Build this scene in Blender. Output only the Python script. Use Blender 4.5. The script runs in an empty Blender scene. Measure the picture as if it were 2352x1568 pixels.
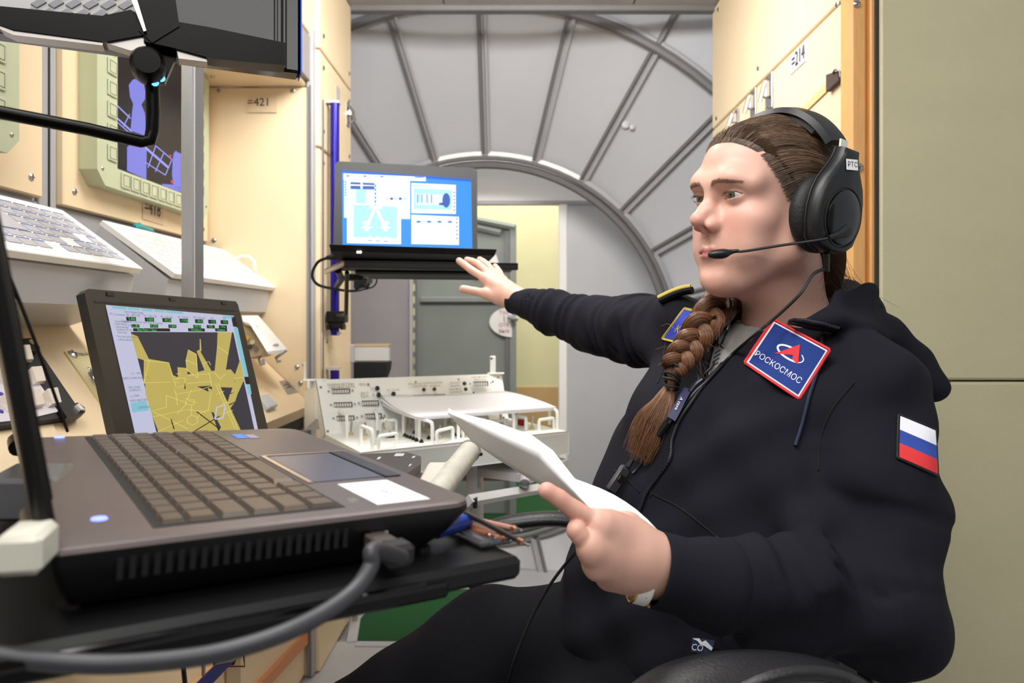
import bpy, math, random
import numpy as np
from mathutils import Matrix, Vector
from mathutils.bvhtree import BVHTree
random.seed(7); rng = np.random.default_rng(7)
CAMZ = 1.08; F = 1650.0; CX, CY = 1195.0, 740.0
scene = bpy.context.scene; COL = scene.collection
# ---------------------------------------------------------------- camera, world, lights
cd = bpy.data.cameras.new('camera'); cam = bpy.data.objects.new('camera', cd); COL.objects.link(cam)
cam.location = (0, 0, CAMZ); cam.rotation_euler = (math.radians(90), 0, 0)
cd.sensor_width = 36.0; cd.lens = F*36.0/2352; cd.shift_x = -(CX-1176)/2352; cd.shift_y = -(784-CY)/2352
cd.clip_start = .02; cd.dof.use_dof = True; cd.dof.focus_distance = .92; cd.dof.aperture_fstop = 6.8
scene.camera = cam
w = bpy.data.worlds.new('world'); scene.world = w; w.use_nodes = True
w.node_tree.nodes['Background'].inputs[0].default_value = (.95, .97, 1, 1)
w.node_tree.nodes['Background'].inputs[1].default_value = .50
def area(name, loc, target, sx, sy, power, col=(1, 1, 1)):
    l = bpy.data.lights.new(name, 'AREA'); l.shape = 'RECTANGLE'; l.size = sx; l.size_y = sy; l.energy = power; l.color = col
    o = bpy.data.objects.new(name, l); COL.objects.link(o)
    p = Vector((loc[0], loc[1], loc[2]+CAMZ)); t = Vector((target[0], target[1], target[2]+CAMZ))
    o.location = p; o.rotation_euler = (t-p).to_track_quat('-Z', 'Y').to_euler()
area('ceiling_light_key', (-.25, .55, 1.08), (.12, .95, -.3), 1.0, .8, 24, (1, .985, .96))
area('front_fill_light', (.0, -.5, 1.1), (.1, 1.5, -.25), 1.5, .8, 19, (1, .98, .95))  # added unseen fill from the camera side, like flash bounced off the ceiling
area('ceiling_light_rear', (-.02, 1.75, 1.1), (-.08, 2.75, -.45), .8, .5, 33, (1, .985, .96))
area('ceiling_light_hall', (-.1, 4.2, 1.35), (-.1, 4.4, -1), 1.4, .8, 30, (1, .98, .93))
scene.view_settings.view_transform = 'Standard'; scene.view_settings.look = 'None'
scene.view_settings.gamma = 1; scene.view_settings.use_curve_mapping = False
scene.view_settings.exposure = .15
# ---------------------------------------------------------------- helpers
V = lambda *a: np.array(a, float)
def P(px, py, d): return V((px-CX)/F*d, d, (CY-py)/F*d)
def ray(px, py): return V((px-CX)/F, 1, (CY-py)/F)
def PP(px, py, o, n):
    r = ray(px, py); return r*(np.dot(o, n)/np.dot(r, n))
def PX(px, py, X): return ray(px, py)*(X*F/(px-CX))
def PZ(px, py, Z): return ray(px, py)*(Z*F/(CY-py))
def nz(v): v = np.asarray(v, float); return v/np.linalg.norm(v)
def lin(h):
    h = h.lstrip('#'); c = [int(h[i:i+2], 16)/255 for i in (0, 2, 4)]
    return tuple(x/12.92 if x <= .04045 else ((x+.055)/1.055)**2.4 for x in c)+(1,)
MATS = {}
def mat(name, hexc, rough=.5, metal=0, bump=0, bscale=200, var=0, vscale=8, emit=0, spec=.5, trans=0, sss=0, sheen=0, attr=None, stretch=None, coat=0):
    if name in MATS: return MATS[name]
    m = bpy.data.materials.new(name); m.use_nodes = True; nt = m.node_tree; b = nt.nodes['Principled BSDF']
    c = lin(hexc); b.inputs['Base Color'].default_value = c
    b.inputs['Roughness'].default_value = rough; b.inputs['Metallic'].default_value = metal
    b.inputs['Specular IOR Level'].default_value = spec
    if coat: b.inputs['Coat Weight'].default_value = coat; b.inputs['Coat Roughness'].default_value = .05
    if trans: b.inputs['Transmission Weight'].default_value = trans
    if sss:
        b.inputs['Subsurface Weight'].default_value = sss; b.inputs['Subsurface Radius'].default_value = (1, .35, .2); b.inputs['Subsurface Scale'].default_value = .006
    if sheen: b.inputs['Sheen Weight'].default_value = sheen; b.inputs['Sheen Roughness'].default_value = .5
    if emit:
        b.inputs['Emission Color'].default_value = c; b.inputs['Emission Strength'].default_value = emit
        b.inputs['Base Color'].default_value = (0.01, .01, .01, 1); b.inputs['Specular IOR Level'].default_value = .12
    tc = nt.nodes.new('ShaderNodeTexCoord'); src = tc.outputs['Object']
    if stretch:
        mp = nt.nodes.new('ShaderNodeMapping'); mp.inputs['Scale'].default_value = stretch; nt.links.new(src, mp.inputs[0]); src = mp.outputs[0]
    colsrc = None
    if attr:
        a = nt.nodes.new('ShaderNodeAttribute'); a.attribute_name = attr; colsrc = a.outputs['Color']; nt.links.new(colsrc, b.inputs['Base Color'])
    if var or attr:
        n = nt.nodes.new('ShaderNodeTexNoise'); n.inputs['Scale'].default_value = vscale; n.inputs['Detail'].default_value = 5; nt.links.new(src, n.inputs['Vector'])
        if var:
            hs = nt.nodes.new('ShaderNodeHueSaturation'); mr = nt.nodes.new('ShaderNodeMapRange')
            mr.inputs[1].default_value = .3; mr.inputs[2].default_value = .7; mr.inputs[3].default_value = 1-var; mr.inputs[4].default_value = 1+var
            nt.links.new(n.outputs[0], mr.inputs[0]); nt.links.new(mr.outputs[0], hs.inputs['Value'])
            if colsrc: nt.links.new(colsrc, hs.inputs['Color'])
            else: hs.inputs['Color'].default_value = c
            if not emit: nt.links.new(hs.outputs[0], b.inputs['Base Color'])
    if bump:
        n2 = nt.nodes.new('ShaderNodeTexNoise'); n2.inputs['Scale'].default_value = bscale; n2.inputs['Detail'].default_value = 3; nt.links.new(src, n2.inputs['Vector'])
        bp = nt.nodes.new('ShaderNodeBump'); bp.inputs['Strength'].default_value = bump; bp.inputs['Distance'].default_value = .001
        nt.links.new(n2.outputs[0], bp.inputs['Height']); nt.links.new(bp.outputs[0], b.inputs['Normal'])
    MATS[name] = m; return m
_txt = {}
def text2d(s):
    if s in _txt: return _txt[s]
    c = bpy.data.curves.new('t', 'FONT'); c.body = s; c.size = 1; c.align_x = 'CENTER'; c.align_y = 'CENTER'; c.resolution_u = 2
    o = bpy.data.objects.new('t', c); COL.objects.link(o); bpy.context.view_layer.update()
    me = o.evaluated_get(bpy.context.evaluated_depsgraph_get()).to_mesh()
    r = (np.array([v.co[:2] for v in me.vertices]).reshape(-1, 2), [tuple(p.vertices) for p in me.polygons])
    bpy.data.objects.remove(o); bpy.data.curves.remove(c); _txt[s] = r; return r
class MB:
    def __init__(s): s.v = []; s.f = []; s.m = []; s.mats = []; s.n = 0
    def mi(s, m):
        if m not in s.mats: s.mats.append(m)
        return s.mats.index(m)
    def add(s, vs, fs, m):
        i = s.mi(m); vs = np.asarray(vs, float).reshape(-1, 3); s.v.append(vs)
        s.f += [tuple(int(a)+s.n for a in f) for f in fs]; s.m += [i]*len(fs); s.n += len(vs); return s
    def obox(s, o, u, v, w_, m, c=0):   # parallelepiped from corner o with edge vectors, chamfer c metres
        o, u, v, w_ = (np.asarray(a, float) for a in (o, u, v, w_))
        lu, lv, lw = (np.linalg.norm(a) for a in (u, v, w_))
        if c <= 0:
            p = [o+a*u+b*v+e*w_ for a in (0, 1) for b in (0, 1) for e in (0, 1)]
            fs = [(0, 1, 3, 2), (4, 6, 7, 5), (0, 4, 5, 1), (2, 3, 7, 6), (0, 2, 6, 4), (1, 5, 7, 3)]
            if np.dot(np.cross(u, v), w_) < 0: fs = [f[::-1] for f in fs]
            return s.add(p, fs, m)
        c = min(c, lu*.45, lv*.45, lw*.45); cu, cv, cw = c/lu, c/lv, c/lw
        pts = []; idx = {}
        for a in (0, 1):
            for b in (0, 1):
                for e in (0, 1):
                    A, B, E_ = (a, b, e)
                    ia = cu if a == 0 else 1-cu; ib = cv if b == 0 else 1-cv; ie = cw if e == 0 else 1-cw
                    for k, (x, y, z) in enumerate(((a, ib, ie), (ia, b, ie), (ia, ib, e))):
                        idx[(a, b, e, k)] = len(pts); pts.append(o+x*u+y*v+z*w_)
        I = lambda a, b, e, k: idx[(a, b, e, k)]
        fs = []
        for a in (0, 1):
            fs.append((I(a, 0, 0, 0), I(a, 1, 0, 0), I(a, 1, 1, 0), I(a, 0, 1, 0)))
            fs.append((I(0, a, 0, 1), I(1, a, 0, 1), I(1, a, 1, 1), I(0, a, 1, 1)))
            fs.append((I(0, 0, a, 2), I(1, 0, a, 2), I(1, 1, a, 2), I(0, 1, a, 2)))
        for a in (0, 1):
            for b in (0, 1):
                fs.append((I(a, b, 0, 0), I(a, b, 1, 0), I(a, b, 1, 1), I(a, b, 0, 1)))
                fs.append((I(a, 0, b, 0), I(a, 1, b, 0), I(a, 1, b, 2), I(a, 0, b, 2)))
                fs.append((I(0, a, b, 1), I(1, a, b, 1), I(1, a, b, 2), I(0, a, b, 2)))
        for a in (0, 1):
            for b in (0, 1):
                for e in (0, 1): fs.append((I(a, b, e, 0), I(a, b, e, 1), I(a, b, e, 2)))
        cen = o+(u+v+w_)/2; pa = np.array(pts); out = []
        for f in fs:
            q = pa[list(f)]; nn = np.cross(q[1]-q[0], q[2]-q[0])
            out.append(f if np.dot(nn, q.mean(0)-cen) > 0 else f[::-1])
        return s.add(pts, out, m)
    def box(s, lo, hi, m, c=0):
        lo, hi = np.minimum(lo, hi), np.maximum(lo, hi); d = hi-lo
        return s.obox(lo, V(d[0], 0, 0), V(0, d[1], 0), V(0, 0, d[2]), m, c)
    def prism(s, pts, off, m):          # polygon pts, extruded by vector off
        pts = np.asarray(pts, float); n = len(pts); a = pts; b = pts+np.asarray(off, float)
        nn = sum(np.cross(a[i]-a[0], a[i+1]-a[0]) for i in range(1, n-1))
        if np.dot(nn, off) > 0: a, b = b, a
        # a faces outward (n side), b the other
        return s.add(np.r_[a, b], [tuple(range(n)), tuple(range(2*n-1, n-1, -1))]+[((i+1) % n, i, n+i, n+(i+1) % n) for i in range(n)], m)
    def tube(s, path, r, m, seg=8, cap=True, flat=None, closed=False):
        path = np.asarray(path, float); n = len(path); rr = np.broadcast_to(r, (n,)) if np.ndim(r) <= 1 else r
        t = np.gradient(path, axis=0) if not closed else np.roll(path, -1, 0)-np.roll(path, 1, 0)
        t /= np.linalg.norm(t, axis=1)[:, None]+1e-12
        up = V(0, 0, 1) if abs(t[0][2]) < .9 else V(1, 0, 0)
        a = nz(np.cross(t[0], up)); vs = []
        for i in range(n):
            a = a-t[i]*np.dot(a, t[i]); a = nz(a); b = np.cross(t[i], a)
            for k in range(seg):
                q = 2*math.pi*k/seg; fx, fy = (1, 1) if flat is None else flat
                vs.append(path[i]+(a*math.cos(q)*fx+b*math.sin(q)*fy)*rr[i])
        fs = []; L = n if closed else n-1
        for i in range(L):
            j = (i+1) % n
            for k in range(seg): fs.append((i*seg+k, i*seg+(k+1) % seg, j*seg+(k+1) % seg, j*seg+k))
        if cap and not closed: fs += [tuple(range(seg))[::-1], tuple((n-1)*seg+k for k in range(seg))]
        return s.add(vs, fs, m)
    def cyl(s, a, b, r, m, seg=16, r2=None):
        a, b = V(*a), V(*b); return s.tube([a, b], [r, r if r2 is None else r2], m, seg)
    def lathe(s, o, ax, prof, m, seg=20):   # prof: (dist along axis, radius)
        o = np.asarray(o, float); ax = nz(ax); up = V(0, 0, 1) if abs(ax[2]) < .9 else V(1, 0, 0)
        a = nz(np.cross(ax, up)); b = np.cross(ax, a); vs = []
        for h, r in prof:
            for k in range(seg):
                q = 2*math.pi*k/seg; vs.append(o+ax*h+(a*math.cos(q)+b*math.sin(q))*r)
        fs = [(i*seg+k, i*seg+(k+1) % seg, (i+1)*seg+(k+1) % seg, (i+1)*seg+k) for i in range(len(prof)-1) for k in range(seg)]
        fs += [tuple(range(seg))[::-1], tuple((len(prof)-1)*seg+k for k in range(seg))]
        return s.add(vs, fs, m)
    def poly(s, pts, m): return s.add(pts, [tuple(range(len(pts)))], m)
    def grid(s, G, m):
        G = np.asarray(G, float); a, b = G.shape[:2]
        return s.add(G.reshape(-1, 3), [(i*b+j, i*b+j+1, (i+1)*b+j+1, (i+1)*b+j) for i in range(a-1) for j in range(b-1)], m)
    def text(s, t, o, u, v, size, m, sx=1):
        vs, fs = text2d(t); u = nz(u); v = nz(v)
        return s.add([np.asarray(o)+u*x*size*sx+v*y*size for x, y in vs], fs, m)
ROOT = {}
def setp(o, label=None, cat=None, group=None, kind=None):
    if label: o['label'] = label
    if cat: o['category'] = cat
    if group: o['group'] = group
    if kind: o['kind'] = kind
def W(p): return (float(p[0]), float(p[1]), float(p[2])+CAMZ)
def thing(name, loc, label=None, cat=None, group=None, kind=None):
    o = bpy.data.objects.new(name, None); o.empty_display_size = .02; o.location = W(loc); COL.objects.link(o)
    setp(o, label, cat, group, kind); ROOT[o] = np.asarray(loc, float); return o
def mkmesh(name, vs, fs, mats, mi=None, smooth=False, angle=None):
    me = bpy.data.meshes.new(name); me.from_pydata([tuple(map(float, v)) for v in vs] if not isinstance(vs, np.ndarray) else vs.tolist(), [], fs)
    for m in mats: me.materials.append(m)
    if mi is not None: me.polygons.foreach_set('material_index', mi)
    if smooth: me.shade_smooth()
    if angle is not None:
        me.shade_smooth()
        try: me.set_sharp_from_angle(angle=math.radians(angle))
        except Exception: pass
    me.update(); return me
def obj(name, mb, parent=None, label=None, cat=None, group=None, kind=None, smooth=None, origin=None):
    if parent is not None: org = ROOT[parent]
    else: org = np.asarray(origin, float) if origin is not None else V(*np.concatenate(mb.v).mean(0)[:2], np.concatenate(mb.v)[:, 2].min())
    vs = np.concatenate(mb.v)-org
    me = mkmesh(name, vs, mb.f, mb.mats, mb.m, angle=35 if smooth is None else smooth)
    o = bpy.data.objects.new(name, me); COL.objects.link(o)
    if parent is not None: o.parent = parent
    else: o.location = W(org)
    ROOT[o] = org; setp(o, label, cat, group, kind); return o
def inst(name, me, p, R3, parent, scale=None):
    o = bpy.data.objects.new(name, me); COL.objects.link(o); o.parent = parent
    M4 = Matrix.Identity(4)
    for i in range(3):
        for j in range(3): M4[i][j] = R3[i][j]*(scale[j] if scale is not None else 1)
        M4[i][3] = p[i]-ROOT[parent][i]
    o.matrix_basis = M4; return o
def frame3(n, up=(0, 0, 1)):
    n = nz(n); u = np.cross(up, n)
    if np.linalg.norm(u) < 1e-3: u = np.cross(V(0, 1, 0), n)
    u = nz(u); return np.stack([u, np.cross(n, u), n], 1)
# ---------------------------------------------------------------- materials
beige = mat('beige_vinyl', 'e8d0aa', .5, bump=.25, bscale=900, var=.025, vscale=3)
beige_sm = mat('beige_panel', 'e7d1ad', .42, var=.02, vscale=4)
beige_edge = mat('beige_edge', 'a8987a', .6)
greyp = mat('grey_paint', 'a4a3a6', .45, var=.05, vscale=5)
lgrey = mat('light_grey_paint', 'bcbcbf', .4, var=.05, vscale=3)
dgrey = mat('dark_grey_paint', '6e6c6d', .45, var=.05, vscale=6)
conem = mat('bulkhead_grey', 'b9babf', .42, bump=.3, bscale=6, var=.04, vscale=2)
seam = mat('dark_seam', '2e2c2a', .7)
leather = mat('olive_leatherette', 'beb795', .5, bump=.9, bscale=260, var=.03, vscale=5, stretch=(1, 1, 1.8))
wood = mat('orange_wood', 'dba565', .45, var=.08, vscale=30, stretch=(6, 6, .5))
carpet = mat('green_carpet', '0c4a1c', .95, bump=.8, bscale=500, var=.15, vscale=200)
white = mat('white_enamel', 'f4f6f1', .35, var=.01)
whitekb = mat('white_board', 'f4f2ef', .5)
blk = mat('black_plastic', '0b0b0d', .42, spec=.35)
blkg = mat('gloss_black', '060608', .12, spec=.35)
blkm = mat('matt_black', '0b0b0c', .6)
dkrub = mat('dark_rubber', '1a1a1c', .5)
steel = mat('steel', 'c0c0c2', .28, 1)
alu = mat('brushed_aluminium', 'c2c2c4', .38, .85, var=.06, vscale=40, stretch=(30, 30, .4))
brass = mat('anodised_gold', 'ddd0a0', .4, .35)
bluep = mat('blue_anodised', '241a8a', .25, .5)
paper = mat('paper', 'fafafd', .65)
label_w = mat('sticker_white', 'f2f2f4', .5)
ink = mat('ink', '3a3836', .6); inkl = mat('light_ink', '9a9690', .6); redink = mat('red_ink', 'b0343a', .6)
blkb = mat('bracket_black', '040404', .3, spec=.12)
greenbez = mat('sage_metal', 'b6bb9b', .42, var=.03)
lead = mat('label_grey', 'b6b1ab', .45)
# ================================================================ room shell
def screw_mesh(r=.0075):
    b = MB(); b.lathe(V(0, 0, 0), V(0, 0, 1), [(0, r), (.0012, r), (.0035, r*.6), (.004, r*.2)], steel, 12)
    b.box(V(-r*.75, -.0006, .0034), V(r*.75, .0006, .0042), seam); b.box(V(-.0006, -r*.75, .0034), V(.0006, r*.75, .0042), seam)
    return mkmesh('screw', np.concatenate(b.v), b.f, b.mats, b.m, angle=40)
SCREW = screw_mesh()
def screw(p, n, parent, s=1): return inst('screw', SCREW, p, frame3(n), parent, (s, s, s))
XL = -.95; XR = .71
# floor
fl = thing('floor', (0, 2, -CAMZ), kind='structure')
b = MB(); b.box(V(-2.2, -1.6, -1.12), V(2.4, 2.44, -CAMZ-.004), lgrey); obj('floor_plate', b, fl)
b = MB(); b.box(V(-2.2, 2.44, -1.12), V(2.4, 6, -CAMZ-.02), greyp); obj('subfloor', b, fl)
oct_ = [P(x, y, 1.08*F/(y-CY)) for x, y in ((820, 1472), (1500, 1476), (1500, 1356), (905, 1350), (862, 1372), (828, 1420))]
b = MB(); b.prism([p+V(0, 0, .0) for p in oct_], V(0, 0, -.01), carpet); obj('carpet', b, fl)
cen = np.mean(oct_, 0)
for i in range(6):
    a, c = oct_[i], oct_[(i+1) % 6]; b = MB(); o = nz(np.cross(c-a, V(0, 0, 1)))*.035
    if np.dot(o, a-cen) < 0: o = -o
    b.prism([a, c, c+o, a+o], V(0, 0, -.012), lgrey); obj('carpet_border', b, fl)
b = MB(); b.box(V(-1.2, 3.42, -1.09), V(2, 5, -1.075), carpet); obj('hall_carpet', b, fl)
# ceiling
cl = thing('ceiling', (0, 1, 1.16), kind='structure')
for x0, x1 in ((-.95, -.28), (-.275, .41), (.415, .75)):
    b = MB(); b.box(V(x0, -1.6, 1.156), V(x1, 2.64, 1.19), greyp, .002); obj('panel', b, cl)
b = MB(); b.box(V(-.7, 2.62, 1.138), V(.75, 2.66, 1.2), dgrey, .003); obj('edge_beam', b, cl)
for x in (-.17, .27, .34): screw(V(x, 2.55, 1.156), (0, 0, -1), cl, 1.2)
wk = thing('wall_back', (.6, -1.6, -CAMZ), kind='structure')  # unseen wall behind the camera, added to cut world light and reflections
b = MB(); b.box(V(-1.0, -1.66, -1.08), V(2.2, -1.6, 1.17), mat('warm_backwall', '8f7a62', .6, var=.15, vscale=3)); obj('panel', b, wk)
# -------- end bulkhead: a ribbed cone with a round opening
wb = thing('wall_end', (-.16, 3.1, -CAMZ), kind='structure')
CC = V(-.16, 0, -.12)
def cp(R_, a, d): return CC+V(R_*math.cos(a), d, R_*math.sin(a))
RI, DI, RO, DO_, RX, DX = .865, 3.3, 1.406, 2.9, 2.1, 2.62
for k in range(24):
    a0 = math.radians(15*k+.25); a1 = math.radians(15*k+14.75)
    for (r0, d0, r1, d1) in ((RI+.03, DI-.02, RO, DO_), (RO+.015, DO_-.006, RX, DX)):
        b = MB(); G = [[cp(r0+(r1-r0)*t, a0+(a1-a0)*s, d0+(d1-d0)*t + .012*math.sin(math.pi*s)) for s in np.linspace(0, 1, 5)] for t in (0, .5, 1)]
        b.grid(G, conem); obj('panel', b, wb)
    a = math.radians(15*k); b = MB(); n = V(math.cos(a+math.pi/2), 0, math.sin(a+math.pi/2))
    for o in (-.017, .009):
        b.tube([cp(RI+.02, a, DI-.035)+n*o, cp(RO, a, DO_-.02)+n*o], .008, dgrey if o > 0 else greyp, 6)
    b.grid([[cp(RI+.02, a, DI-.026)-n*.02, cp(RI+.02, a, DI-.026)+n*.018], [cp(RO, a, DO_-.012)-n*.02, cp(RO, a, DO_-.012)+n*.018]], greyp)
    obj('rib', b, wb)
    b = MB(); b.tube([cp(RO+.02, a, DO_-.025), cp(RX, a, DX)], .013, dgrey, 6); obj('rib', b, wb)
    b = MB(); r0, r1 = RI+.004, RI+.03; ml = whitekb if k in (5, 6, 4) else greyp  # three top segments coloured white for light caught on the ring bevel
    b.grid([[cp(r, math.radians(15*k+1+13*s), DI-.04 - (.01 if r == r0 else 0)) for s in np.linspace(0, 1, 7)] for r in (r0, r1)], ml); obj('ring_segment', b, wb)
for nm, R_, D_, r_, m_ in (('outer_ring', RO, DO_-.02, .019, dgrey), ('outer_ring', RO+.028, DO_-.02, .012, greyp), ('inner_ring', RI, DI-.045, .011, dgrey), ('inner_ring', RI-.022, DI-.01, .02, dgrey)):
    b = MB(); b.tube([cp(R_, 2*math.pi*k/96, D_) for k in range(96)], r_, m_, 8, closed=True); obj(nm, b, wb)
b = MB(); b.lathe(P(1437, 285, 3.09), (0, -1, 0), [(0, .02), (.004, .016), (.006, .004)], lgrey, 10); b.lathe(P(1452, 292, 3.08), (0, -1, 0), [(0, .012), (.004, .01), (.006, .004)], lgrey, 10); obj('weld_mark', b, wb)
# gable behind the opening: grey partition, yellow hall, door
wp = thing('wall_partition', (.4, 3.62, -CAMZ), kind='structure')
D = 3.62
b = MB(); b.box(P(1298, 468, D), P(1640, 1230, D)+V(0, .03, 0), lgrey, .004); obj('panel', b, wp)
b = MB(); b.box(P(1284, 468, D-.01), P(1302, 1200, D)+V(0, .04, 0), whitekb, .003); obj('post', b, wp)
b = MB(); b.box(P(780, 330, D), P(1640, 462, D)+V(0, .03, 0), whitekb, .003); obj('header', b, wp)
b = MB(); b.box(P(780, 462, D-.01), P(1640, 470, D)+V(0, .03, 0), greyp); obj('rail', b, wp)
b = MB(); b.box(P(780, 462, D+.02), P(944, 1200, D)+V(0, .05, 0), mat('mauve_grey', 'a39c9e', .4, var=.04)); obj('side_panel', b, wp)
b = MB(); b.box(P(941, 462, D-.02), P(948, 1200, D), lgrey); b.box(P(953, 462, D-.02), P(959, 1200, D), dgrey)
for k in range(14): b.box(P(949, 640+k*28, D-.024), P(954, 652+k*28, D-.01), dgrey)
obj('hinge_strip', b, wp)
wf = thing('wall_far', (0, 4.9, -CAMZ), kind='structure')
b = MB(); b.box(V(-1.4, 4.9, -.44), V(1.6, 4.95, 1.7), mat('yellow_paint', 'cfc79a', .6, var=.03)); obj('upper_wall', b, wf)
b = MB(); b.box(V(-1.4, 4.89, -1.09), V(1.6, 4.94, -.44), mat('tan_dado', 'c09a66', .6, var=.03)); obj('dado', b, wf)
b = MB(); b.box(V(-1.4, 2.7, -1.09), V(-1.36, 4.9, 1.7), greyp); obj('return_wall', b, wf)
dr = thing('door_1', P(1075, 1200, 4.0), kind='structure'); gd = mat('sage_grey_door', '8b918c', .5, var=.04)
b = MB(); b.prism([P(955, 500, 4.05), P(1095, 500, 4.05), P(1180, 516, 4.05), P(1180, 1200, 4.05), P(955, 1200, 4.05)], V(0, .04, 0), gd); obj('leaf', b, dr)
b = MB()
for a, c in (((1095, 505), (1182, 522)), ((1095, 522), (1150, 534))): b.tube([P(*a, 4.03), P(*c, 4.03)], .02, gd, 6)
b.box(P(1170, 515, 4.02), P(1186, 1200, 4.06), gd, .004); b.box(P(1160, 530, 4.02), P(1170, 1200, 4.05), dgrey)
b.box(P(965, 682, 4.0), P(1165, 694, 4.05), gd, .003); b.box(P(965, 694, 4.03), P(1165, 698, 4.05), dgrey); obj('frame', b, dr)
b = MB(); pts = [P(1176, 700, 4.0)]+[P(1176-52*math.sin(t), 704+70*(1-math.cos(t))/1*.5+0, 4.0) for t in np.linspace(.3, math.pi, 14)]
b.prism(pts, V(0, .01, 0), whitekb)
for k, (t, s) in enumerate((('ОКР', .03), ('ТУК', .03), ('I', .045), ('ОТК', .03), ('ВЫХ', .028))): b.text(t, P(1158, 705+k*14, 3.995), (1, 0, 0), (0, 0, 1), s, redink)
obj('label_plate', b, dr)
b = MB(); b.prism([P(1090, 580, 4.0), P(1140, 585, 4.0), P(1150, 620, 4.0), P(1090, 640, 4.0)], V(0, .01, 0), whitekb); obj('label_plate', b, dr)
b = MB(); b.tube([P(1165, 728, 3.95), P(1190, 733, 3.95)], .012, steel, 8); b.tube([P(1178, 728, 4.02), P(1178, 728, 3.94)], .014, steel, 8); b.tube([P(1176, 735, 3.98), P(1176, 748, 3.98)], .008, dgrey, 6); obj('handle', b, dr)
# -------- left wall with its panels
wl = thing('wall_left', (XL, 1.2, -CAMZ), kind='structure')
b = MB(); b.box(V(XL-.06, -1.4, -1.09), V(XL-.02, 2.24, 1.17), greyp); obj('backing', b, wl)
def wall_panel(d0, d1, z0, z1, m, scr=True):
    b = MB(); b.box(V(XL-.025, d0, z0), V(XL, d1, z1), m, .003); obj('panel', b, wl)
    if scr:
        for d in (d0+.035, d1-.035):
            screw(V(XL, d, z0+.035), (1, 0, 0), wl); screw(V(XL, d, z1-.035), (1, 0, 0), wl)
wall_panel(.55, 1.43, .247, 1.0, beige); wall_panel(1.495, 2.185, .243, 1.0, beige)
b = MB(); b.box(V(XL-.03, 1.435, -.1), V(XL-.012, 1.49, 1.1), greyp, .002); b.box(V(XL-.014, 1.463, -.1), V(XL-.009, 1.466, 1.1), seam); obj('joint_strip', b, wl)
b = MB(); b.box(V(XL-.025, .5, -.03), V(XL-.015, 2.185, .24), greyp); obj('lower_strip', b, wl)
# frontal cabinet (number 421) and receding faces
lc = thing('cabinet', (-.78, 2.3, -CAMZ), 'tall beige cabinet block at the end of the left wall beside the blue pole', 'cabinet')
b = MB(); b.box(V(-1.0, 2.19, -1.08), V(-.645, 2.62, .717), beige_sm, .004); obj('front_panel', b, lc)
b = MB(); b.box(V(-.652, 2.187, -1.08), V(-.632, 2.25, .9), greyp, .003); b.box(V(-.641, 2.18, -1.08), V(-.637, 2.19, .72), dgrey); obj('corner_strip', b, lc)
for z0, z1 in ((.85, 1.15), (.545, .843), (-.30, .538), (-1.08, -.305)):
    b = MB(); b.box(V(-.66, 2.22, z0), V(-.62, 2.63, z1), beige_sm, .003); obj('side_panel', b, lc)
for y, z in ((2.26, .9), (2.6, .9), (2.26, .8), (2.6, .8), (2.26, .6), (2.26, .5), (2.6, .6), (2.6, .5), (2.3, -.06), (2.3, -.18)): screw(V(-.62, y, z), (1, 0, 0), lc)
for x, y in ((503, 208), (672, 208), (491, 552), (682, 843), (690, 880)): screw(PP(x, y, V(0, 2.19, 0), V(0, 1, 0)), (0, -1, 0), lc)
b = MB(); b.box(P(570, 222, 2.188), P(636, 258, 2.186), mat('aged_tape', 'dcc6a4', .5)); b.text('=421', P(594, 235, 2.184), (1, 0, 0), (0, 0, 1), .034, ink)
obj('number_tag', b, lc, label='=421 number tag')
# overhead cabinet
oc = thing('overhead_cabinet', (-.8, 2.0, .717), 'beige overhead cabinet hanging above the tag 421 panel at upper left', 'cabinet')
b = MB(); b.box(V(-.99, 1.92, .72), V(-.655, 2.2, 1.15), beige_sm, .004); obj('body', b, oc)
b = MB(); b.box(V(-.655, 1.94, .735), V(-.64, 2.2, .87), mat('mauve_strip', '8f8888', .4), .002); obj('grey_strip', b, oc)
b = MB(); b.box(V(-.655, 1.93, .88), V(-.64, 2.21, 1.15), beige_sm, .003); obj('side_panel', b, oc)
for x, y in ((-.9, 2.1), (-.72, 2.05)): screw(V(x, y, .72), (0, 0, -1), oc)
# right-hand wall
wr = thing('wall_right', (XR, 2.1, -CAMZ), kind='structure')
lp = lambda p: p+V(0, 0, 0)
b = MB(); b.box(V(XR+.02, 1.57, -1.08), V(XR+.07, 2.66, 1.17), beige_edge); obj('backing', b, wr)
for d0, d1, z0, z1 in ((1.575, 2.655, .713, 1.15), (1.575, 2.175, -.2, .707), (2.18, 2.655, -.2, .707), (1.575, 2.655, -1.07, -.206)):
    b = MB(); b.box(V(XR, d0, z0), V(XR+.022, d1, z1), beige_sm, .003); obj('panel', b, wr)
for x, y in ((1924, 10), (1650, 22), (1742, 157), (1646, 272)): screw(PX(x, y, XR), (-1, 0, 0), wr)
b = MB(); b.prism([PX(1930, 165, XR-.006), PX(1944, 152, XR-.006), PX(1944, 176, XR-.006), PX(1930, 193, XR-.006)], V(.003, 0, 0), steel); obj('strap_eye', b, wr)
screw(PX(1938, 160, XR-.006), (-1, 0, 0), wr, .9)
tw = thing('trim_1', (.75, 1.53, -CAMZ), kind='structure')
b = MB(); b.box(V(.697, 1.52, -1.08), V(.737, 1.57, 1.15), wood, .008); b.box(V(.737, 1.512, -1.08), V(.748, 1.57, 1.15), wood, .003); obj('board', b, tw)
screw(P(1974, 383, 1.515), (0, -1, 0), tw, 1.1); screw(P(1968, 8, 1.515), (0, -1, 0), tw, 1.0)
wg = thing('wall_side', (1.3, 1.5, -CAMZ), kind='structure')
ys = -(875-CY)/F*1.5
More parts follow.
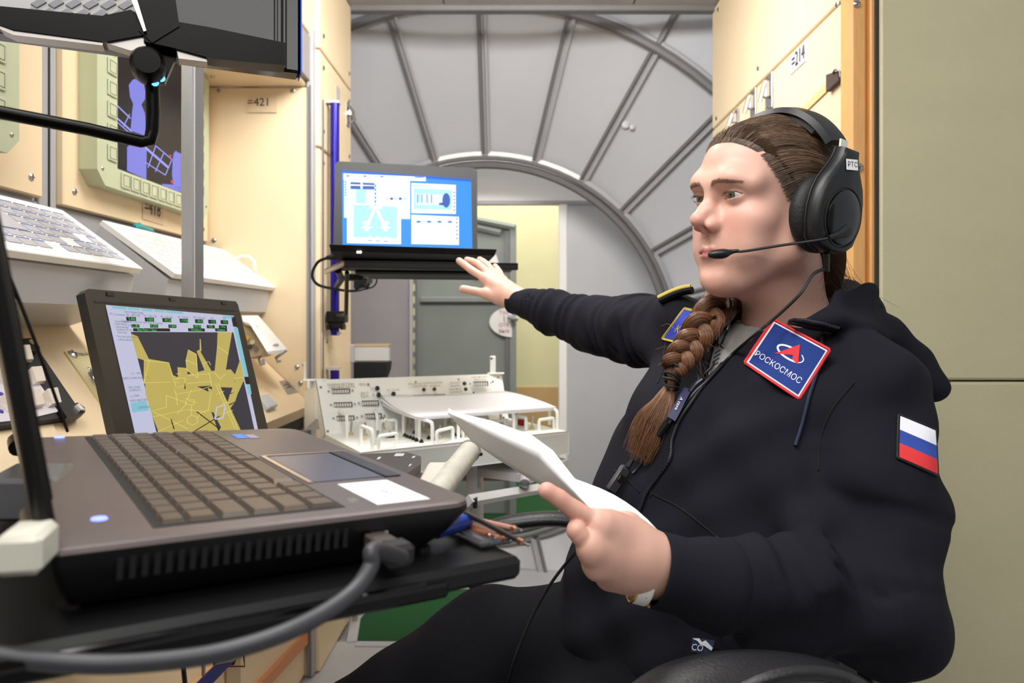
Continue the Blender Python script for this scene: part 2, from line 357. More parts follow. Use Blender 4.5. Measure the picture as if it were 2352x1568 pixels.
for z0, z1 in ((ys+.002, 1.15), (-1.08, ys-.002)):
    b = MB(); b.box(V(.752, 1.5, z0), V(2.2, 1.56, z1), leather, .005); obj('padded_panel', b, wg)
b = MB(); b.box(V(.75, 1.53, -1.08), V(2.2, 1.58, 1.15), seam); obj('backing', b, wg)
b = MB(); b.box(V(.745, 1.505, -1.08), V(.752, 1.56, 1.15), seam); obj('gap_strip', b, wg)
# number tag 214, latches, strap
tg = MB(); q = [PX(1817, 112, XR-.002), PX(1849, 95, XR-.002), PX(1849, 143, XR-.002), PX(1817, 173, XR-.002)]
q = [PX(1849, 95, XR-.002), PX(1849, 141, XR-.002), PX(1815, 173, XR-.002), PX(1815, 133, XR-.002)]
tg.prism(q, V(.002, 0, 0), mat('tag_lilac', 'c9c4cc', .45)); tg.text('=214', PX(1832, 132, XR-.0035), (0, -1, 0), (0, 0, 1), .052, ink, .8)
obj('number_tag', tg, label='lilac-grey =214 tag on the right-hand beige panel above the headset', cat='tag')
def latch(px, py, s, lab):
    c = PX(px, py, XR-.002); r = thing('latch', c, lab, 'latch')
    b = MB(); b.box(c+V(-.003, -.028*s, -.05*s), c+V(0, .028*s, .05*s), steel, .002); obj('plate', b, r)
    b = MB(); b.box(c+V(-.02, -.02*s, -.02*s), c+V(-.003, .0*s, .03*s), steel, .004); b.tube([c+V(-.02, -.018*s, .02*s), c+V(-.03, -.01*s, -.03*s)], .006, steel, 8); obj('lever', b, r)
    b = MB(); b.box(c+V(-.012, .004*s, -.012*s), c+V(-.003, .018*s, .03*s), mat('yellow_tape', 'd8cf4a', .5) if s > .9 else dgrey, .002); obj('catch', b, r)
    for dz in (-.042, .042): screw(c+V(-.003, 0, dz*s), (-1, 0, 0), r, .6)
latch(1767, 212, 1.0, 'steel latch with a yellow catch on the right panel under the =214 tag')
latch(1731, 240, .9, 'steel latch farther along the right panel, just above the headset band')
latch(1693, 275, .7, 'small steel latch at the hairline, farthest of the three on the right panel')
st = thing('strap', PX(1890, 225, XR), 'orange-beige strap with brown end tab hooked on the right panel', 'strap')
b = MB(); b.prism([PX(1898, 192, XR-.004), PX(1898, 210, XR-.004), PX(1800, 304, XR-.004), PX(1800, 286, XR-.004)], V(.003, 0, 0), mat('strap_beige', 'e0b883', .7)); obj('band', b, st)
b = MB(); b.prism([PX(1897, 172, XR-.012), PX(1922, 163, XR-.012), PX(1926, 184, XR-.012), PX(1897, 211, XR-.012)], V(.01, 0, 0), mat('brown_webbing', '4a3a36', .7)); obj('end_tab', b, st)
b = MB(); b.tube([PX(1912, 168, XR-.014), PX(1918, 160, XR-.016), PX(1928, 160, XR-.012), PX(1930, 175, XR-.01), PX(1922, 190, XR-.008)], .0022, steel, 6); obj('ring', b, st)
# ================================================================ equipment on the left wall
scr_dark = mat('screen_dark', '14121a', .25, spec=.4, emit=.9); scr_violet = mat('screen_violet', '7d7fd8', .4, emit=1.0, var=.1)
scr_viol2 = mat('screen_violet_line', '9a9cf0', .4, emit=1.0); scr_red = mat('screen_red', 'c04040', .4, emit=1)
def bezel_monitor(name, d0, d1, z0, z1, lab, second=False):
    X0, X1 = XL, XL+.04
    r = thing(name, (XL, (d0+d1)/2, z0), lab, 'monitor', 'panel monitors')
    def rect(x, a, c, e, g, ch): return [V(x, a+ch, e), V(x, c-ch, e), V(x, c, e+ch), V(x, c, g-ch), V(x, c-ch, g), V(x, a+ch, g), V(x, a, g-ch), V(x, a, e+ch)]
    m_ = .078; mz = .047
    b = MB(); o = rect(X1, d0, d1, z0, z1, .03); i = [V(X1, d0+m_, z0+mz), V(X1, d1-m_, z0+mz), V(X1, d1-m_, z1-mz), V(X1, d0+m_, z1-mz)]
    b.add(o+[p-V(.04, 0, 0) for p in o]+i+[p-V(.012, 0, 0) for p in i], [(0, 1, 9+8, 16), (1, 2, 17), (2, 3, 18, 17), (3, 4, 18), (4, 5, 19, 18), (5, 6, 19), (6, 7, 16, 19), (7, 0, 16)]+[(k, k+8, (k+1) % 8+8, (k+1) % 8) for k in range(8)]+[(16+k, 16+(k+1) % 4, 20+(k+1) % 4, 20+k) for k in range(4)], greenbez)
    obj('bezel', b, r)
    b = MB(); b.box(V(X1-.014, d0+m_-.002, z0+mz-.002), V(X1-.01, d1-m_+.002, z1-mz+.002), scr_dark); scr = obj('screen', b, r)
    bm = MB(); bm.box(V(0, -.019, -.019), V(.004, .019, .019), greenbez, .002)
    for e in range(4):
        c = [(-.013, -.013), (.013, -.013), (.013, .013), (-.013, .013)]
        p, q = c[e], c[(e+1) % 4]; bm.tube([V(.0042, *p), V(.0042, *q)], .0008, dgrey, 4)
    me = mkmesh('button', np.concatenate(bm.v), bm.f, bm.mats, bm.m, angle=35)
    nb = int((d1-d0-2*m_+.02)/.044); nv = int((z1-z0-2*mz)/.046)
    for k in range(nb):
        y = d0+m_+.01+(k+.5)*(d1-d0-2*m_-.02)/nb
        for z in (z0+.025, z1-.025): inst('button', me, V(X1, y, z), np.eye(3), r, (1, .95, .95))
    for k in range(nv):
        z = z0+mz+.005+(k+.5)*(z1-z0-2*mz-.01)/nv
        for y in (d0+.055, d1-.055): inst('button', me, V(X1, y, z), np.eye(3), r, (1, .95, .95))
    for y in (d0+.02, d1-.02):
        for z in (z0+.035, z1-.035): screw(V(X1, y, z), (1, 0, 0), r, .6)
    return r, scr, X1-.0095
r2, sc2, xs = bezel_monitor('monitor', 1.545, 2.1, .30, .74, 'sage-green bezelled monitor with a violet station picture behind the aluminium pole')
def SP(x, y, o=0): return PX(x, y, xs+.0003+o)
b = MB(); T = V(-.0003, 0, 0)
b.prism([SP(*p) for p in ((296, 195), (305, 183), (318, 180), (330, 190), (334, 210), (333, 228), (325, 240), (333, 260), (336, 296), (334, 312), (300, 300), (303, 262), (306, 238), (299, 222))], T, scr_violet)
b.prism([SP(*p) for p in ((292, 338), (300, 330), (330, 336), (337, 345), (336, 412), (292, 392))], T, scr_violet)
b.prism([SP(*p) for p in ((399, 352), (404, 346), (408, 350), (416, 352), (416, 440), (399, 428), (395, 400), (397, 365))], T, scr_violet)
b.prism([SP(*p) for p in ((372, 422), (398, 424), (416, 430), (416, 442), (374, 426))], T, scr_violet)
def sline(b, p, q, w_, m, pr=SP):
    p, q = np.array(p, float), np.array(q, float); n = nz([-(q-p)[1], (q-p)[0]])*w_/2
    b.prism([pr(*(p+n)), pr(*(q+n)), pr(*(q-n)), pr(*(p-n))], T*1.0, m)
for p, q, w_ in (((270, 243), (300, 272), 2.5), ((270, 272), (303, 302), 3.5), ((270, 281), (303, 310), 2), ((284, 290), (298, 262), 2), ((333, 338), (386, 384), 5), ((357, 334), (395, 366), 2), ((333, 372), (380, 402), 2), ((340, 385), (358, 334), 2), ((357, 394), (376, 352), 2), ((380, 402), (395, 366), 2)): sline(b, p, q, w_, scr_viol2)
b.prism([SP(*p) for p in ((388, 356), (394, 355), (394, 360), (389, 362))], T, scr_red); b.prism([SP(*p) for p in ((392, 414), (398, 412), (398, 422), (392, 420))], T, scr_red)
obj('picture', b, sc2)
r1, sc1, _ = bezel_monitor('monitor', .72, 1.305, .30, .74, 'sage-green bezelled monitor cut by the left edge of the photo')
tagm = mat('tag_pinkish', 'd9bfa0', .5)
b = MB(); b.prism([PX(x, y, XL+.002) for x, y in ((328, 458), (375, 472), (375, 517), (328, 503))], V(-.002, 0, 0), tagm); b.text('=418', PX(351, 480, XL+.0035), (0, 1, 0), (0, 0, 1), .05, ink, .8)
obj('number_tag', b, label='pinkish =418 tag below the violet-screen monitor', cat='tag')
# sloping white shelves with key grids
keyg = mat('keyprint_grey', 'bcbac0', .5); keyf = mat('keyprint_faint', 'dfd4d2', .5); blu = mat('blue_line', '3c5fae', .5)
def shelf(d0, d1, lab, strong):
    A, B_, C_, D_ = V(-.905, d0, .222), V(-.905, d1, .222), V(-.745, d1, .106), V(-.745, d0, .106)
    n = nz(np.cross(B_-A, A-D_)); n = n if n[2] > 0 else -n
    r = thing('key_panel', V(-.9, (d0+d1)/2, -.02), lab, 'panel', 'white sloping key panels on the left wall')
    b = MB(); b.obox(A-n*.014, B_-A, D_-A, n*.014, whitekb, .0015); top = obj('top_board', b, r)
    b = MB(); b.prism([A-n*.016+V(.005, 0, 0), D_-n*.016+V(-.008, 0, 0), D_+V(-.03, 0, -.075), V(-.93, d0, -.02), V(-.93, d0, .18)], V(0, d1-d0, 0), lgrey); obj('housing', b, r)
    u = nz(B_-A); v = nz(D_-A); km = keyg if strong else keyf; L = np.linalg.norm(B_-A)
    bk = MB(); bk.box(V(-.5, -.5, 0), V(.5, .5, .0015), km); bk.box(V(-.5, .42, .0014), V(.5, .5, .0022), blu if strong else km)
    me = mkmesh('key', np.concatenate(bk.v), bk.f, bk.mats, bk.m); R3 = np.stack([u, v, n], 1)
    if np.linalg.det(R3) < 0: R3 = np.stack([u, -v, n], 1); 
    ncol = 18
    for i in range(ncol):
        for j in range(6):
            if 6 <= i <= 11 and 1 <= j <= 3 and strong: continue
            if (i*7+j*3) % 11 == 0: continue
            inst('key', me, A+u*(.03+(L-.06)*(i+.5)/ncol)+v*(.022+.155*(j+.5)/6)+n*.0002, R3, r, ((L-.06)/ncol*.82, .019, 1))
    if strong:
        b = MB(); b.obox(A+u*(.03+(L-.06)*6.1/ncol)+v*.05, u*((L-.06)*5.8/ncol), v*.075, n*.002, keyg); obj('display', b, r)
    return r
shelf(.72, 1.42, 'white sloping key panel with grey square keys at the far left edge', True)
shelf(1.555, 2.235, 'white sloping key panel with faint pinkish key print behind the aluminium pole', False)
b = MB(); p = [PX(x, y, -.915) for x, y in ((308, 522), (318, 520), (330, 525), (345, 530), (352, 535))]; b.tube(p, [.006, .01, .008, .009, .004], mat('teal_rubber', '2b8b8a', .4), 8)
obj('cable_plug', b, label='teal rubber plug lying behind the pinkish key panel', cat='plug')
b = MB(); b.tube([P(x, y, 2.17) for x, y in ((540, 597), (552, 588), (572, 588), (584, 600), (586, 620))], .004, whitekb, 8); obj('cable', b, label='thin white cable looping behind the pinkish key panel at the cabinet', cat='cable')
# slanting console below
SA, SB = V(-.93, 0, .03), V(-.636, 0, -.252); sn = nz(V(.28, 0, .294))
con = thing('console', (-.75, 1.4, -CAMZ), 'beige leatherette slanting console under the key panels', 'console')
b = MB(); b.prism([SA+V(0, .45, 0), SB+V(0, .45, 0), V(-.655, .45, -.285), V(-.93, .45, -.285)], V(0, 2.186-.45, 0), beige); obj('sloped_top', b, con)
b = MB(); b.box(V(-.93, .45, -.32), V(-.66, 2.186, -.287), seam); obj('shadow_gap', b, con)
b = MB(); b.box(V(-.93, .45, -.40), V(-.645, 2.186, -.322), mat('warm_grey', '8d8478', .5), .003); obj('lower_rail', b, con)
b = MB(); b.box(V(-.98, .3, -1.08), V(-.72, 2.186, -.40), beige); obj('base', b, con)
SO = SB
def SC(x, y, o=0): return PP(x, y, SO+sn*o, sn)
b = MB(); b.prism([SC(*p, .001) for p in ((641, 875), (669, 870), (690, 900), (661, 906))], -sn*.001, mat('tag_metal', 'a09890', .35, .4)); b.text('=419', SC(667, 886, .0016), (0, 1, 0), nz(V(-.28, 0, .28)), .05, ink, .8)
obj('number_tag', b, label='metallic =419 tag on the slanting console next to the cabinet', cat='tag')
screw(SC(690, 838, 0), sn, con, .8)
# plate with round connector
r = thing('connector_plate', SC(210, 870), 'pale gold metal plate with a round threaded connector left of the station-picture laptop', 'connector')
b = MB(); b.prism([SC(*p, .004) for p in ((148, 806), (330, 806), (345, 934), (238, 934))], -sn*.004, brass); b.text('1700-А1-П', SC(197, 813, .0048), (0, 1, 0), nz(SA-SB), .012, ink); obj('plate', b, r)
for x, y in ((167, 814), (245, 922)): screw(SC(x, y, .004), sn, r, 1.3)
for x, y in ((205, 847), (232, 886)): screw(SC(x, y, .004), sn, r, .5)
c = SC(232, 872, .004)
b = MB(); pr = [(0, .026)]+[x for k in range(8) for x in ((.002+k*.004, .0225), (.004+k*.004, .0245))]+[(.036, .023), (.036, .019), (.02, .018)]; b.lathe(c, sn, pr, steel, 28); obj('socket', b, r)
b = MB(); b.lathe(c+sn*.02, sn, [(0, .0185), (.0165, .0185), (.0165, .014), (.004, .013)], mat('orange_seal', 'b8573a', .5), 24); obj('seal', b, r)
# black framed keypad
r = thing('keypad', SC(60, 880), 'black framed keypad with white slanted keys at the left edge under the key panel', 'keypad')
b = MB(); b.prism([SC(*p, .012) for p in ((-60, 790), (72, 792), (100, 820), (172, 925), (176, 955), (-60, 985))], -sn*.012, blkm); obj('frame', b, r)
b = MB(); b.prism([SC(*p, .014) for p in ((-60, 800), (40, 822), (84, 870), (134, 945), (60, 962), (-60, 975))], -sn*.002, mat('lilac_plate', 'd2ccd6', .4)); obj('plate', b, r)
for q in (((36, 778), (74, 776), (92, 798), (88, 806), (60, 806), (48, 798)), ((140, 936), (178, 924), (195, 935), (196, 946), (182, 955), (154, 958))):
    b = MB(); b.prism([SC(*p, .022) for p in q], -sn*.012, blk); obj('mounting_lug', b, r)
b = MB(); b.tube([SC(177, 932, .0225), SC(188, 944, .0225)], .006, steel, 8); b.tube([SC(70, 782, .0225), SC(78, 790, .0225)], .004, brass, 8); obj('lug_screw', b, r)
kd = nz(SB-SA); bk = MB()
bk.add([V(-.014, -.011, 0), V(.014, -.011, 0), V(.014, .011, 0), V(-.014, .011, 0), V(-.011, -.011, .008), V(.011, -.011, .008), V(.0125, .0105, .02), V(-.0125, .0105, .02)], [(3, 2, 1, 0), (4, 5, 6, 7), (0, 1, 5, 4), (1, 2, 6, 5), (2, 3, 7, 6), (3, 0, 4, 7)], mat('ivory_key', 'efe4d8', .35))
km = mkmesh('key', np.concatenate(bk.v), bk.f, bk.mats, bk.m); R3 = np.stack([V(0, 1, 0), -kd*1.0, sn], 1); R3[:, 1] = np.cross(sn, V(0, 1, 0))
for x, y in ((48, 822), (76, 872), (112, 922), (72, 926), (10, 870), (-8, 820), (20, 930)): inst('key', km, SC(x, y, .014), R3, r)
b = MB()
for x, y in ((93, 857), (100, 861), (98, 867), (110, 855), (116, 866), (114, 872), (107, 877), (123, 877)): b.lathe(SC(x, y, .012), sn, [(0, .0013), (.0006, .0013)], seam, 6)
for x, y in ((2, 905), (2, 945), (56, 912)): b.lathe(SC(x, y, .014), sn, [(0, .004), (.002, .003)], mat('violet_led', '4a3f9a', .3), 10)
obj('small_holes', b, r)['kind'] = 'stuff'
# tilted white box on wire feet
r = thing('tilted_box', SC(600, 830), 'small white hinged cover on wire feet on the slanting console', 'cover')
D0 = 2.02
b = MB(); b.prism([P(555, 724, D0-.02), P(593, 724, D0+.1), P(660, 802, D0+.02), P(613, 807, D0-.12), P(573, 742, D0-.1), P(558, 738, D0-.1)], V(0, .012, -.008), whitekb); b.prism([P(609, 782, D0-.06), P(630, 781, D0), P(640, 793, D0-.03), P(617, 795, D0-.08)], V(0, .004, .001), inkl); obj('lid', b, r)
b = MB(); b.prism([P(556, 742, D0-.08), P(575, 744, D0-.06), P(612, 808, D0-.08), P(605, 815, D0-.06), P(570, 822, D0-.08), P(556, 790, D0-.08)], V(0, .05, -.005), mat('khaki_box', 'b3a487', .5)); obj('box', b, r)
b = MB()
for x, y, m in ((568, 776, 'd9a520'), (580, 786, 'c9c19a'), (574, 797, '202020'), (588, 800, '6b665a')): b.lathe(P(x, y, D0-.085), (0.2, -1, .2), [(0, .007), (.004, .007)], mat('knob_'+m, m, .4), 8)
obj('knobs', b, r)
for q in (((610, 806), (594, 824), (600, 838), (607, 836), (603, 824)), ((656, 805), (634, 822), (638, 832), (645, 829))):
    b = MB(); b.tube([P(*p, D0-.05) for p in q], .0045, steel, 6); obj('wire_foot', b, r)
b = MB(); c = SC(600, 900, .02); b.obox(c-V(.01, .03, .02), V(.03, 0, -.03), V(0, .07, 0), V(.012, 0, .012), lgrey, .002); obj('hinge_block', b, label='light grey hinge block low on the slanting console by the laptop', cat='block')
# aluminium pole
b = MB(); q = P(438, 700, 1.36); X0, X1 = (415-CX)/F*1.345, (462-CX)/F*1.38
b.box(V(X0, 1.345, -.25), V((444-CX)/F*1.345, 1.385, .52), alu, .0025); b.box(V((446-CX)/F*1.345, 1.348, -.25), V(X1-.004, 1.385, .52), mat('aluminium_lit_side', 'dcd8d4', .4, .15), .0015)  # right facet gets a paler colour: its brightness is painted in
b.box(V((443-CX)/F*1.345, 1.35, -.25), V((447-CX)/F*1.345, 1.383, .52), dgrey)
obj('pole', b, label='vertical brushed aluminium square pole in front of the violet-screen monitor', cat='pole')
# blue grab rail with brackets
r = thing('grab_rail', P(770, 900, 2.3), 'violet-blue anodised grab rail standing in front of the cabinet corner', 'rail')
b = MB(); b.tube([P(769, 238, 2.3), P(769, 700, 2.3), P(769, 770, 2.3)], .0142, bluep, 20); b.tube([P(769, 850, 2.3), P(769, 1000, 2.3)], .0142, bluep, 20); obj('tube', b, r)
for y0, up in ((238, 1), (768, -1), (848, 1)):
    b = MB(); c = P(769, y0, 2.3); b.prism([c+V(.016, -.01, 0), c+V(.016, .018, 0), c+V(-.05, .018, 0), c+V(-.062, 0, 0), c+V(-.05, -.012, 0)], V(0, 0, .008), lgrey)
    b.prism([c+V(-.062, -.01, 0), c+V(-.05, .012, 0), c+V(-.05, .012, -.05*up), c+V(-.062, -.01, -.05*up)], V(-.004, 0.004, 0), lgrey); obj('bracket', b, r)
b = MB(); b.box(P(727, 765, 2.24), P(740, 850, 2.24)+V(0, .02, 0), lgrey, .002); screw(P(733, 822, 2.24), (0, -1, 0), r, .7); obj('mount_strip', b, r)
b = MB(); b.box(P(738, 228, 2.245), P(742, 880, 2.245)+V(0, .01, 0), dgrey); obj('rail_slot', b, r)
b = MB(); b.box(P(748, 714, 2.27), P(792, 741, 2.27)+V(0, .05, 0), blk, .004); obj('clamp', b, r)
b = MB(); b.box(P(752, 738, 2.275), P(786, 754, 2.27)+V(0, .04, 0), blk, .003); b.box(P(749, 744, 2.26), P(758, 757, 2.27)+V(0, .03, 0), blk, .003); b.box(P(780, 744, 2.26), P(790, 757, 2.27)+V(0, .03, 0), blk, .003); obj('clamp_nut', b, r)
r = thing('latch', P(800, 258, 2.6), 'steel latch high on the cabinet side beside the blue rail', 'latch')
b = MB(); c = PX(798, 262, -.62); b.box(c+V(0, -.02, -.045), c+V(.003, .02, .045), steel, .001); obj('plate', b, r)
b = MB(); b.tube([c+V(.003, -.01, .03), c+V(.02, 0, .01), c+V(.022, .01, -.02), c+V(.006, .01, -.03)], .006, steel, 8); b.box(c+V(.003, 0, -.005), c+V(.018, .02, .02), steel, .003); obj('lever', b, r)
b = MB(); c = PX(775, 222, -.62); b.prism([c+V(.001, -.02, .035), c+V(.001, .03, .035), c+V(.001, .03, -.035), c+V(.001, -.02, -.035)], V(-.001, 0, 0), lead); obj('number_tag', b, label='small grey tag on the cabinet side just above the blue rail', cat='tag')
# rail block; the dark void under it is painted in as a black solid
r = thing('guide_rail', P(840, 820, 2.66), 'short grey aluminium guide rail bolted to the cabinet edge above the white box', 'rail')
b = MB(); b.box(P(808, 796, 2.64), P(893, 830, 2.64)+V(0, .04, 0), lgrey, .004); obj('bar', b, r)
b = MB(); b.box(P(812, 790, 2.64), P(893, 798, 2.64)+V(0, .05, 0), beige_edge, .002); obj('cap', b, r)
b = MB(); b.box(P(792, 791, 2.62), P(812, 834, 2.62)+V(0, .03, 0), greyp, .004); obj('flange', b, r)
for y in (800, 824): screw(P(800, y, 2.62), (0, -1, 0), r, 1)
b = MB(); b.prism([P(812, 832, 2.9), P(890, 832, 2.9), P(888, 850, 2.9), P(880, 872, 2.9), P(812, 890, 2.9)], V(0, .1, 0), blkm); obj('dark_void', b, label='black block painted in for the dark void under the grey guide rail', cat='void')
# ================================================================ black overhead monitor
A3 = V(-.263, .86, 0); B3 = V(-.545, .735, 0); ud = nz(A3-B3); nd = V(ud[1], -ud[0], 0)   # toward camera
zb = .30
r = thing('overhead_monitor', (-.4, .8, zb), 'glossy black monitor seen from behind at the top left corner', 'monitor')
o = P(690, 168, .86); ol = o-ud*.36
b = MB(); b.obox(ol-nd*.03, ud*.36, V(0, 0, .5), nd*.03, blkg, .003); obj('back_shell', b, r)
b = MB(); b.obox(o-nd*.03+ud*.0003, ud*.0015, V(0, 0, .5), nd*.031, mat('blue_edge', '2456c0', .3, .3)); obj('edge_strip', b, r)
b = MB(); b.obox(o-ud*.022+nd*.001, ud*.006, V(0, 0, .4), nd*.006, blkg, .002); b.obox(o-ud*.03+V(0, 0, .006)+nd*.001, ud*.004, V(0, 0, .4), nd*.003, blkg, .001); obj('rim', b, r)
def OM(x, y, off=0): return PP(x, y, o+nd*off, nd)
arm = thing('mount_bracket', OM(340, 120, .03), 'black X-shaped mounting bracket with a ball joint on the overhead monitor', 'bracket')
for nm, q in (('arm', ((330, 60), (350, 40), (480, 62), (655, 98), (655, 150), (490, 135), (400, 110), (330, 95))), ('arm', ((-20, 15), (60, 20), (235, 36), (300, 22), (345, 50), (330, 80), (240, 96), (30, 68), (-20, 50)))):
    b = MB(); b.prism([OM(*p, .028) for p in q], -nd*.026, blkb); obj(nm, b, arm)
b = MB(); b.prism([OM(*p, .03) for p in ((305, -25), (400, -25), (412, 60), (350, 98), (318, 70))], -nd*.03, blkb); obj('upright', b, arm)
b = MB(); b.prism([OM(*p, .036) for p in ((298, -10), (312, -10), (336, 70), (330, 72))], -nd*.006, steel); obj('chrome_edge', b, arm)
for q in (((236, 96), (330, 80), (336, 112), (300, 116)), ((405, 110), (474, 134), (476, 142), (410, 134))):
    b = MB(); b.prism([OM(*p, .024) for p in q], -nd*.02, mat('satin_steel', 'a5a09c', .35, .8)); obj('gusset', b, arm)
b = MB(); b.prism([OM(*p, .026) for p in ((0, 52), (30, 70), (236, 97), (236, 104), (30, 80), (0, 66))], -nd*.02, mat('satin_steel', 'a5a09c', .35, .8)); obj('lower_flange', b, arm)
b = MB(); c = OM(340, 150, .03); b.lathe(c-nd*.02, nd, [(0, .014), (.004, .017), (.03, .017), (.036, .013), (.036, .004)], blkb, 28); obj('ball_joint', b, arm)
b = MB(); b.prism([OM(*p, .012) for p in ((306, 85), (400, 95), (405, 130), (378, 190), (362, 192), (318, 165))], -nd*.012, blkb); obj('joint_plate', b, arm)
ledb = mat('led_blue', '5fb2ff', .3, emit=2.2)
b = MB(); b.lathe(OM(356, 190, .02), nd, [(0, .004), (.003, .003)], ledb, 10); b.lathe(OM(371, 180, .02), nd, [(0, .004), (.003, .003)], ledb, 10); obj('blue_led', b, arm, label='lit blue LED')
b = MB(); pts = [OM(350, 185, .01), OM(352, 260, .01), OM(350, 300, .01), OM(344, 322, .01), OM(325, 325, .012), OM(200, 296, .02), OM(0, 258, .03), OM(-120, 232, .04)]
b.tube(pts, .0068, blkb, 12); obj('bent_tube', b, arm)
# reflection in the glossy monitor, modelled as a checkered plate up at the left
tl = thing('reflection_panel', P(160, 10, .95), 'reflection in the overhead monitor modelled as a pale plate with grey brick-like tiles', 'panel')
oo = OM(-30, 40, .001)
b = MB(); b.prism([OM(*p, .004) for p in ((-40, -60), (340, -60), (330, 30), (230, 36), (-40, 10))], -nd*.003, mat('reflection_pale', 'a3a19f', .4)); obj('plate', b, tl)
bt = mat('reflection_grey', '77777c', .45, var=.05)
for i in range(7):
    for j in range(3):
        x = 50+i*40+j*20; y = 30-j*22+i*1.0
        b = MB(); b.prism([OM(*p, .0055) for p in ((x, y), (x+14, y+9), (x+37, y-4), (x+23, y-13))], -nd*.0015, bt); obj('tile', b, tl)  # raised tiles stand in for the reflected brick pattern
# ================================================================ foreground laptop and tray
lo = V(-.236, .361, -.1145); lu = nz(V(.8, .598, -.05)); lv = nz(V(-.598, .802, .02)); ln = nz(np.cross(lu, lv)); lv = np.cross(ln, lu)
def L3(a, b_, c=0): return lo+lu*a+lv*b_+ln*c
pew = mat('pewter_plastic', '645a58', .36, .3, spec=.5); pew2 = mat('pewter_pad', '5a5b6a', .28, .2); keyd = mat('key_brown', '55493f', .42)
r = thing('laptop', L3(.13, .19, -.034), 'large dark pewter laptop open in the foreground with white sticker on its palm rest', 'laptop')
def loft(secs, m, b):     # secs: list of loops (same count)
    n = len(secs[0]); vs = np.concatenate(secs); fs = [(i*n+k, i*n+(k+1) % n, (i+1)*n+(k+1) % n, (i+1)*n+k) for i in range(len(secs)-1) for k in range(n)]
    fs += [tuple(range(n))[::-1], tuple((len(secs)-1)*n+k for k in range(n))]; b.add(vs, fs, m)
def rr(u0, u1, v0, v1, rad, c, rl=None):
    pts = []
    for (cu, cv, a0, q) in ((u1-rad, v0+rad, -90, rad), (u1-rad, v1-rad, 0, rad), (u0+.005, v1-.005, 90, .005), (u0+.005, v0+.005, 180, .005)):
        for k in range(6):
            a = math.radians(a0+18*k); pts.append(L3(cu+q*math.cos(a), cv+q*math.sin(a), c))
    return np.array(pts)
b = MB(); loft([rr(.01, .235, .012, .368, .03, -.034), rr(.004, .25, .004, .376, .03, -.022), rr(0, .258, 0, .38, .022, -.008), rr(0, .258, 0, .38, .022, -.0035)], blk, b); base = obj('base', b, r, smooth=40)
b = MB(); loft([rr(0, .258, 0, .38, .022, -.0035), rr(.001, .257, .001, .379, .021, -.001), rr(.003, .254, .003, .377, .019, 0)], pew, b); top = obj('palm_rest', b, r, smooth=30)
b = MB(); b.obox(L3(.050, .020, -.001), lu*.115, lv*.347, ln*.0014, blkm); bed = obj('keyboard_bed', b, r)
kb = MB(); kb.add([V(-.5, -.5, 0), V(.5, -.5, 0), V(.5, .5, 0), V(-.5, .5, 0), V(-.42, -.42, 1), V(.42, -.42, 1), V(.42, .42, 1), V(-.42, .42, 1)], [(4, 5, 6, 7), (0, 1, 5, 4), (1, 2, 6, 5), (2, 3, 7, 6), (3, 0, 4, 7)], keyd)
kme = mkmesh('key', np.concatenate(kb.v), kb.f, kb.mats, kb.m); R3 = np.stack([lu, lv, ln], 1)
rows = [(.055, .013, 19, [])]+[(.0695+.0186*i, .0168, 18, []) for i in range(5)]
for i, (u0, hu, n, _) in enumerate(rows):
    pitch = .341/n; j = 0; skip = 0; vpos = .0235
    while j < n:
        wn = 1
        if i == 5 and j == 4: wn = 5
        if (i, j) in ((2, 0), (3, 0), (4, 0), (3, 12), (4, 12)): wn = 2
        wn = min(wn, n-j)
        inst('key', kme, L3(u0+hu/2, vpos+pitch*(j+wn/2), .0004), R3, r, (hu*.94, pitch*wn-.0016, .0026)); j += wn
b = MB(); b.obox(L3(.168, .096, .0001), lu*.004, lv*.118, ln*.0012, mat('champagne_trim', 'cbb9ab', .25, .7)); b.obox(L3(.168, .212, .0001), lu*.08, lv*.0025, ln*.0012, mat('champagne_trim', '', .25)); obj('touchpad_trim', b, r)
b = MB(); b.obox(L3(.174, .098, .0001), lu*.056, lv*.112, ln*.0005, pew2, .0004); obj('touchpad', b, r)
b = MB(); b.obox(L3(.232, .095, .0001), lu*.013, lv*.118, ln*.0012, mat('pad_button', '3b3a42', .3, .2), .0005); b.obox(L3(.231, .095, .0002), lu*.0012, lv*.118, ln*.0009, blkm); obj('touchpad_buttons', b, r)
b = MB(); b.obox(L3(.1865, .016, .0001), lu*.0405, lv*.069, ln*.0004, label_w); b.text('×', L3(.207, .05, .0007), lu, lv, .014, inkl); b.text('RS-4', L3(.212, .045, .0007), lu, lv, .006, inkl); obj('sticker', b, r, label='blank-looking white paper sticker')
b = MB(); b.obox(L3(.178, .318, .0001), lu*.011, lv*.028, ln*.0003, mat('sticker_blue', '3c78c8', .4)); b.obox(L3(.19, .316, .0001), lu*.009, lv*.024, ln*.0003, mat('sticker_gold', '8a84a0', .4)); obj('sticker', b, r, label='small blue stickers')
b = MB(); b.text('hp', L3(.176, .035, .0003), lv, -lu, .011, inkl); obj('lettering', b, r)
ledv = mat('led_violet', '7a86ff', .3, emit=3)
for a, c in ((.027, .052), (.03, .372)):
    b = MB(); b.lathe(L3(a, c, .0001), ln, [(0, .0045), (.001, .004)], ledv, 16); obj('power_led', b, r, label='lit violet LED')
b = MB()
for k in range(22): b.obox(L3(.03+k*.006, -.0002, -.02), lu*.003, lv*.001, ln*.012, blkm)
b.obox(L3(.175, .001, -.02), lu*.012, -lv*.0015, ln*.007, steel); obj('vent_grille', b, r)
lt = nz(ln*1-lu*.205); ldn = nz(np.cross(lv, lt))
lid0 = L3(.004, 0, .002)
b = MB(); b.obox(lid0-ldn*.0, lv*.38, lt*.262, -lu*.0095, blk, .003); obj('lid', b, r)
